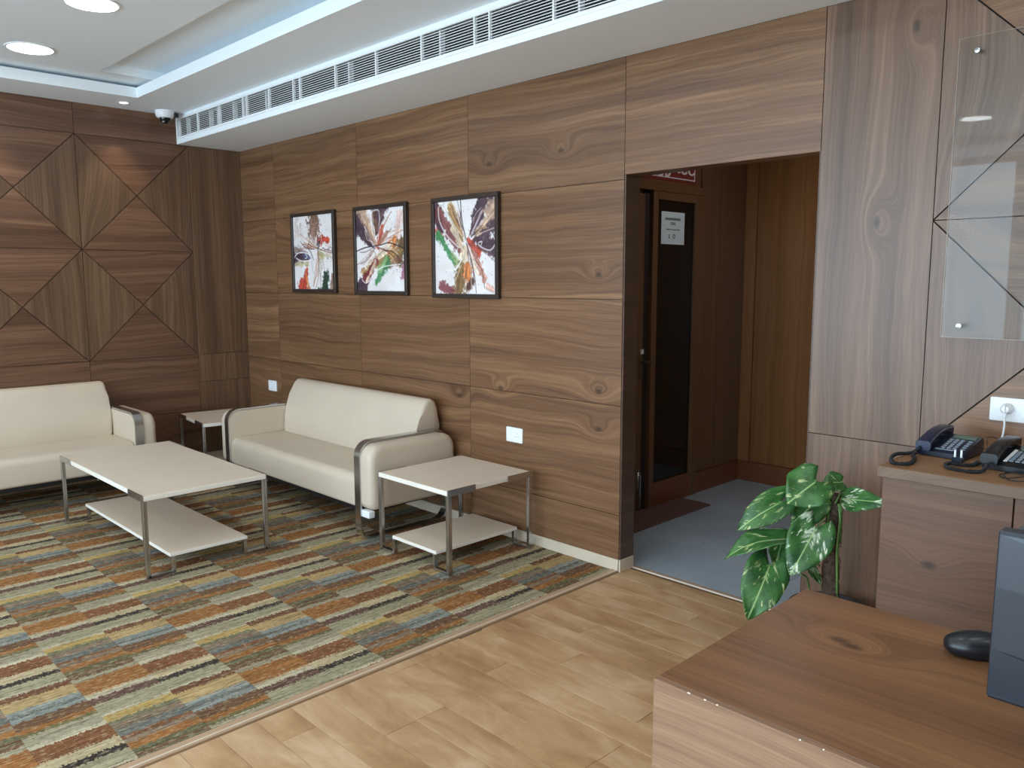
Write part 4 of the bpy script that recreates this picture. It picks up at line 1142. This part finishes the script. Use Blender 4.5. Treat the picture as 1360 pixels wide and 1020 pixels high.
def leaf(base, tip, wid, nrm, bend, fold, mi, petiole=None, lob=0.16, curl=0.0, thick=0.0012):
    """heart-shaped blade from base to tip; nrm = facing; bend = droop along the midrib; fold = V across it"""
    b, tp = Vector(base) - O, Vector(tip) - O
    ax = tp - b; Lx = ax.length; ax.normalize()
    n = Vector(nrm); n = (n - n.dot(ax) * ax).normalized()
    side = ax.cross(n).normalized()
    NL, NW = 18, 10
    bm = bmesh.new(); uvl = bm.loops.layers.uv.new('UVMap')
    def wprof(s):
        return max(0.0, (math.sin(PI * min(1, s * 1.0) ** 0.62)) ** 0.8)
    V, UV = [], []
    for i in range(NL + 1):
        s = i / NL
        w = wid * 0.5 * wprof(0.03 + 0.97 * s) * (1 + 0.03 * math.sin(17 * s + mi))
        row, ruv = [], []
        for jx in range(-NW // 2, NW // 2 + 1):
            q = jx / (NW / 2)
            back = -lob * Lx * (abs(q) ** 1.2) * max(0, 1 - s * 2.2)     # lobes behind the petiole
            p = b + ax * (Lx * s + back) + side * (w * q)
            p += n * (bend * Lx * (math.sin(PI * s * 0.9)) - curl * Lx * s * s)
            p += n * (fold * w * abs(q) + 0.05 * wid * math.sin(s * 9 + q * 2 + mi) * abs(q))
            row.append(bm.verts.new(p)); ruv.append((0.5 + q * 0.5 * (w / (wid * 0.5) + 0.02), s))
        V.append(row); UV.append(ruv)
    for i in range(NL):
        for jx in range(NW):
            fc = bm.faces.new((V[i][jx], V[i][jx + 1], V[i + 1][jx + 1], V[i + 1][jx]))
            for lp, (a_, c_) in zip(fc.loops, ((i, jx), (i, jx + 1), (i + 1, jx + 1), (i + 1, jx))):
                lp[uvl].uv = UV[a_][c_]
    me = bpy.data.meshes.new('leaf'); bm.to_mesh(me); bm.free()
    me.materials.append(M['leaf%d' % (mi % 5)])
    me.polygons.foreach_set('use_smooth', [True] * len(me.polygons))
    o = bpy.data.objects.new('leaf', me); C.objects.link(o); o.parent = pt
    md = o.modifiers.new('thickness', 'SOLIDIFY'); md.thickness = thick
    if petiole:
        P = [Vector(q) - O for q in petiole] + [b, b + ax * (0.03 * Lx)]
        MB().tube(smooth_path(P, 6), 0.0034, 7).build('petiole', M['stem'], pt, True, 180)
    return o
CV = (0.75, -0.9, 0.25)
pz = lambda z, dx=0.0, dy=-0.03: (5.205 + dx, -0.235 + dy, z)
leaf((5.195, -0.38, 0.762), (5.135, -0.48, 0.684), 0.170, (0.5, -0.8, 0.65), 0.05, 0.10, 0, [pz(0.655), (5.20, -0.31, 0.70)], 0.32)
leaf((5.236, -0.25, 0.742), (5.180, -0.30, 0.728), 0.085, (0.5, -0.7, 0.75), 0.15, 0.2, 1, [pz(0.66, 0.015), (5.232, -0.25, 0.70)])
leaf((5.250, -0.28, 0.687), (5.455, -0.37, 0.728), 0.090, (0.45, -0.85, 0.3), 0.06, 0.05, 2, [pz(0.50, 0.03, 0.0), (5.242, -0.25, 0.60), (5.245, -0.27, 0.66)], 0.02)
leaf((5.060, -0.38, 0.655), (4.950, -0.50, 0.545), 0.120, (0.45, -0.75, 0.65), 0.12, 0.18, 3, [pz(0.60, -0.02), (5.14, -0.30, 0.66)], 0.4)
leaf((5.165, -0.29, 0.668), (5.100, -0.37, 0.575), 0.125, (0.55, -0.9, 0.3), 0.05, 0.1, 0, [pz(0.585, -0.01), (5.20, -0.27, 0.65)], 0.3)
leaf((5.095, -0.39, 0.520), (4.922, -0.54, 0.425), 0.115, (0.15, -0.45, 0.95), 0.16, 0.30, 1, [pz(0.45, -0.02), (5.15, -0.33, 0.50)], 0.12)
leaf((5.066, -0.46, 0.427), (5.060, -0.61, 0.252), 0.165, (0.6, -0.85, 0.45), 0.10, 0.10, 4, [pz(0.36, -0.02), (5.14, -0.35, 0.43)], 0.25)
leaf((5.205, -0.385, 0.590), (5.166, -0.50, 0.425), 0.160, (0.55, -0.9, 0.35), 0.06, 0.12, 2, [pz(0.52, 0.0), (5.21, -0.32, 0.60)], 0.25)
leaf((5.040, -0.32, 0.480), (5.045, -0.38, 0.390), 0.085, (0.5, -0.8, 0.3), 0.05, 0.1, 0, [pz(0.40, -0.03), (5.10, -0.28, 0.46)], 0.2)
leaf((5.160, -0.33, 0.425), (5.184, -0.27, 0.330), 0.035, (0.4, -0.9, 0.2), 0.03, 0.3, 2, None, 0.1)
MB().tube([Vector(p) - O for p in smooth_path([(5.226, -0.215, 0.21), (5.240, -0.258, 0.35), (5.236, -0.262, 0.48), (5.243, -0.266, 0.60), (5.233, -0.262, 0.66)], 8)], 0.0048, 8).build('stem', M['stem'], pt, True, 180)
MB().tube([Vector(p) - O for p in smooth_path([(5.165, -0.30, 0.21), (5.160, -0.32, 0.32), (5.165, -0.36, 0.38), (5.16, -0.40, 0.40)], 8)], 0.0040, 8).build('stem', M['stem'], pt, True, 180)
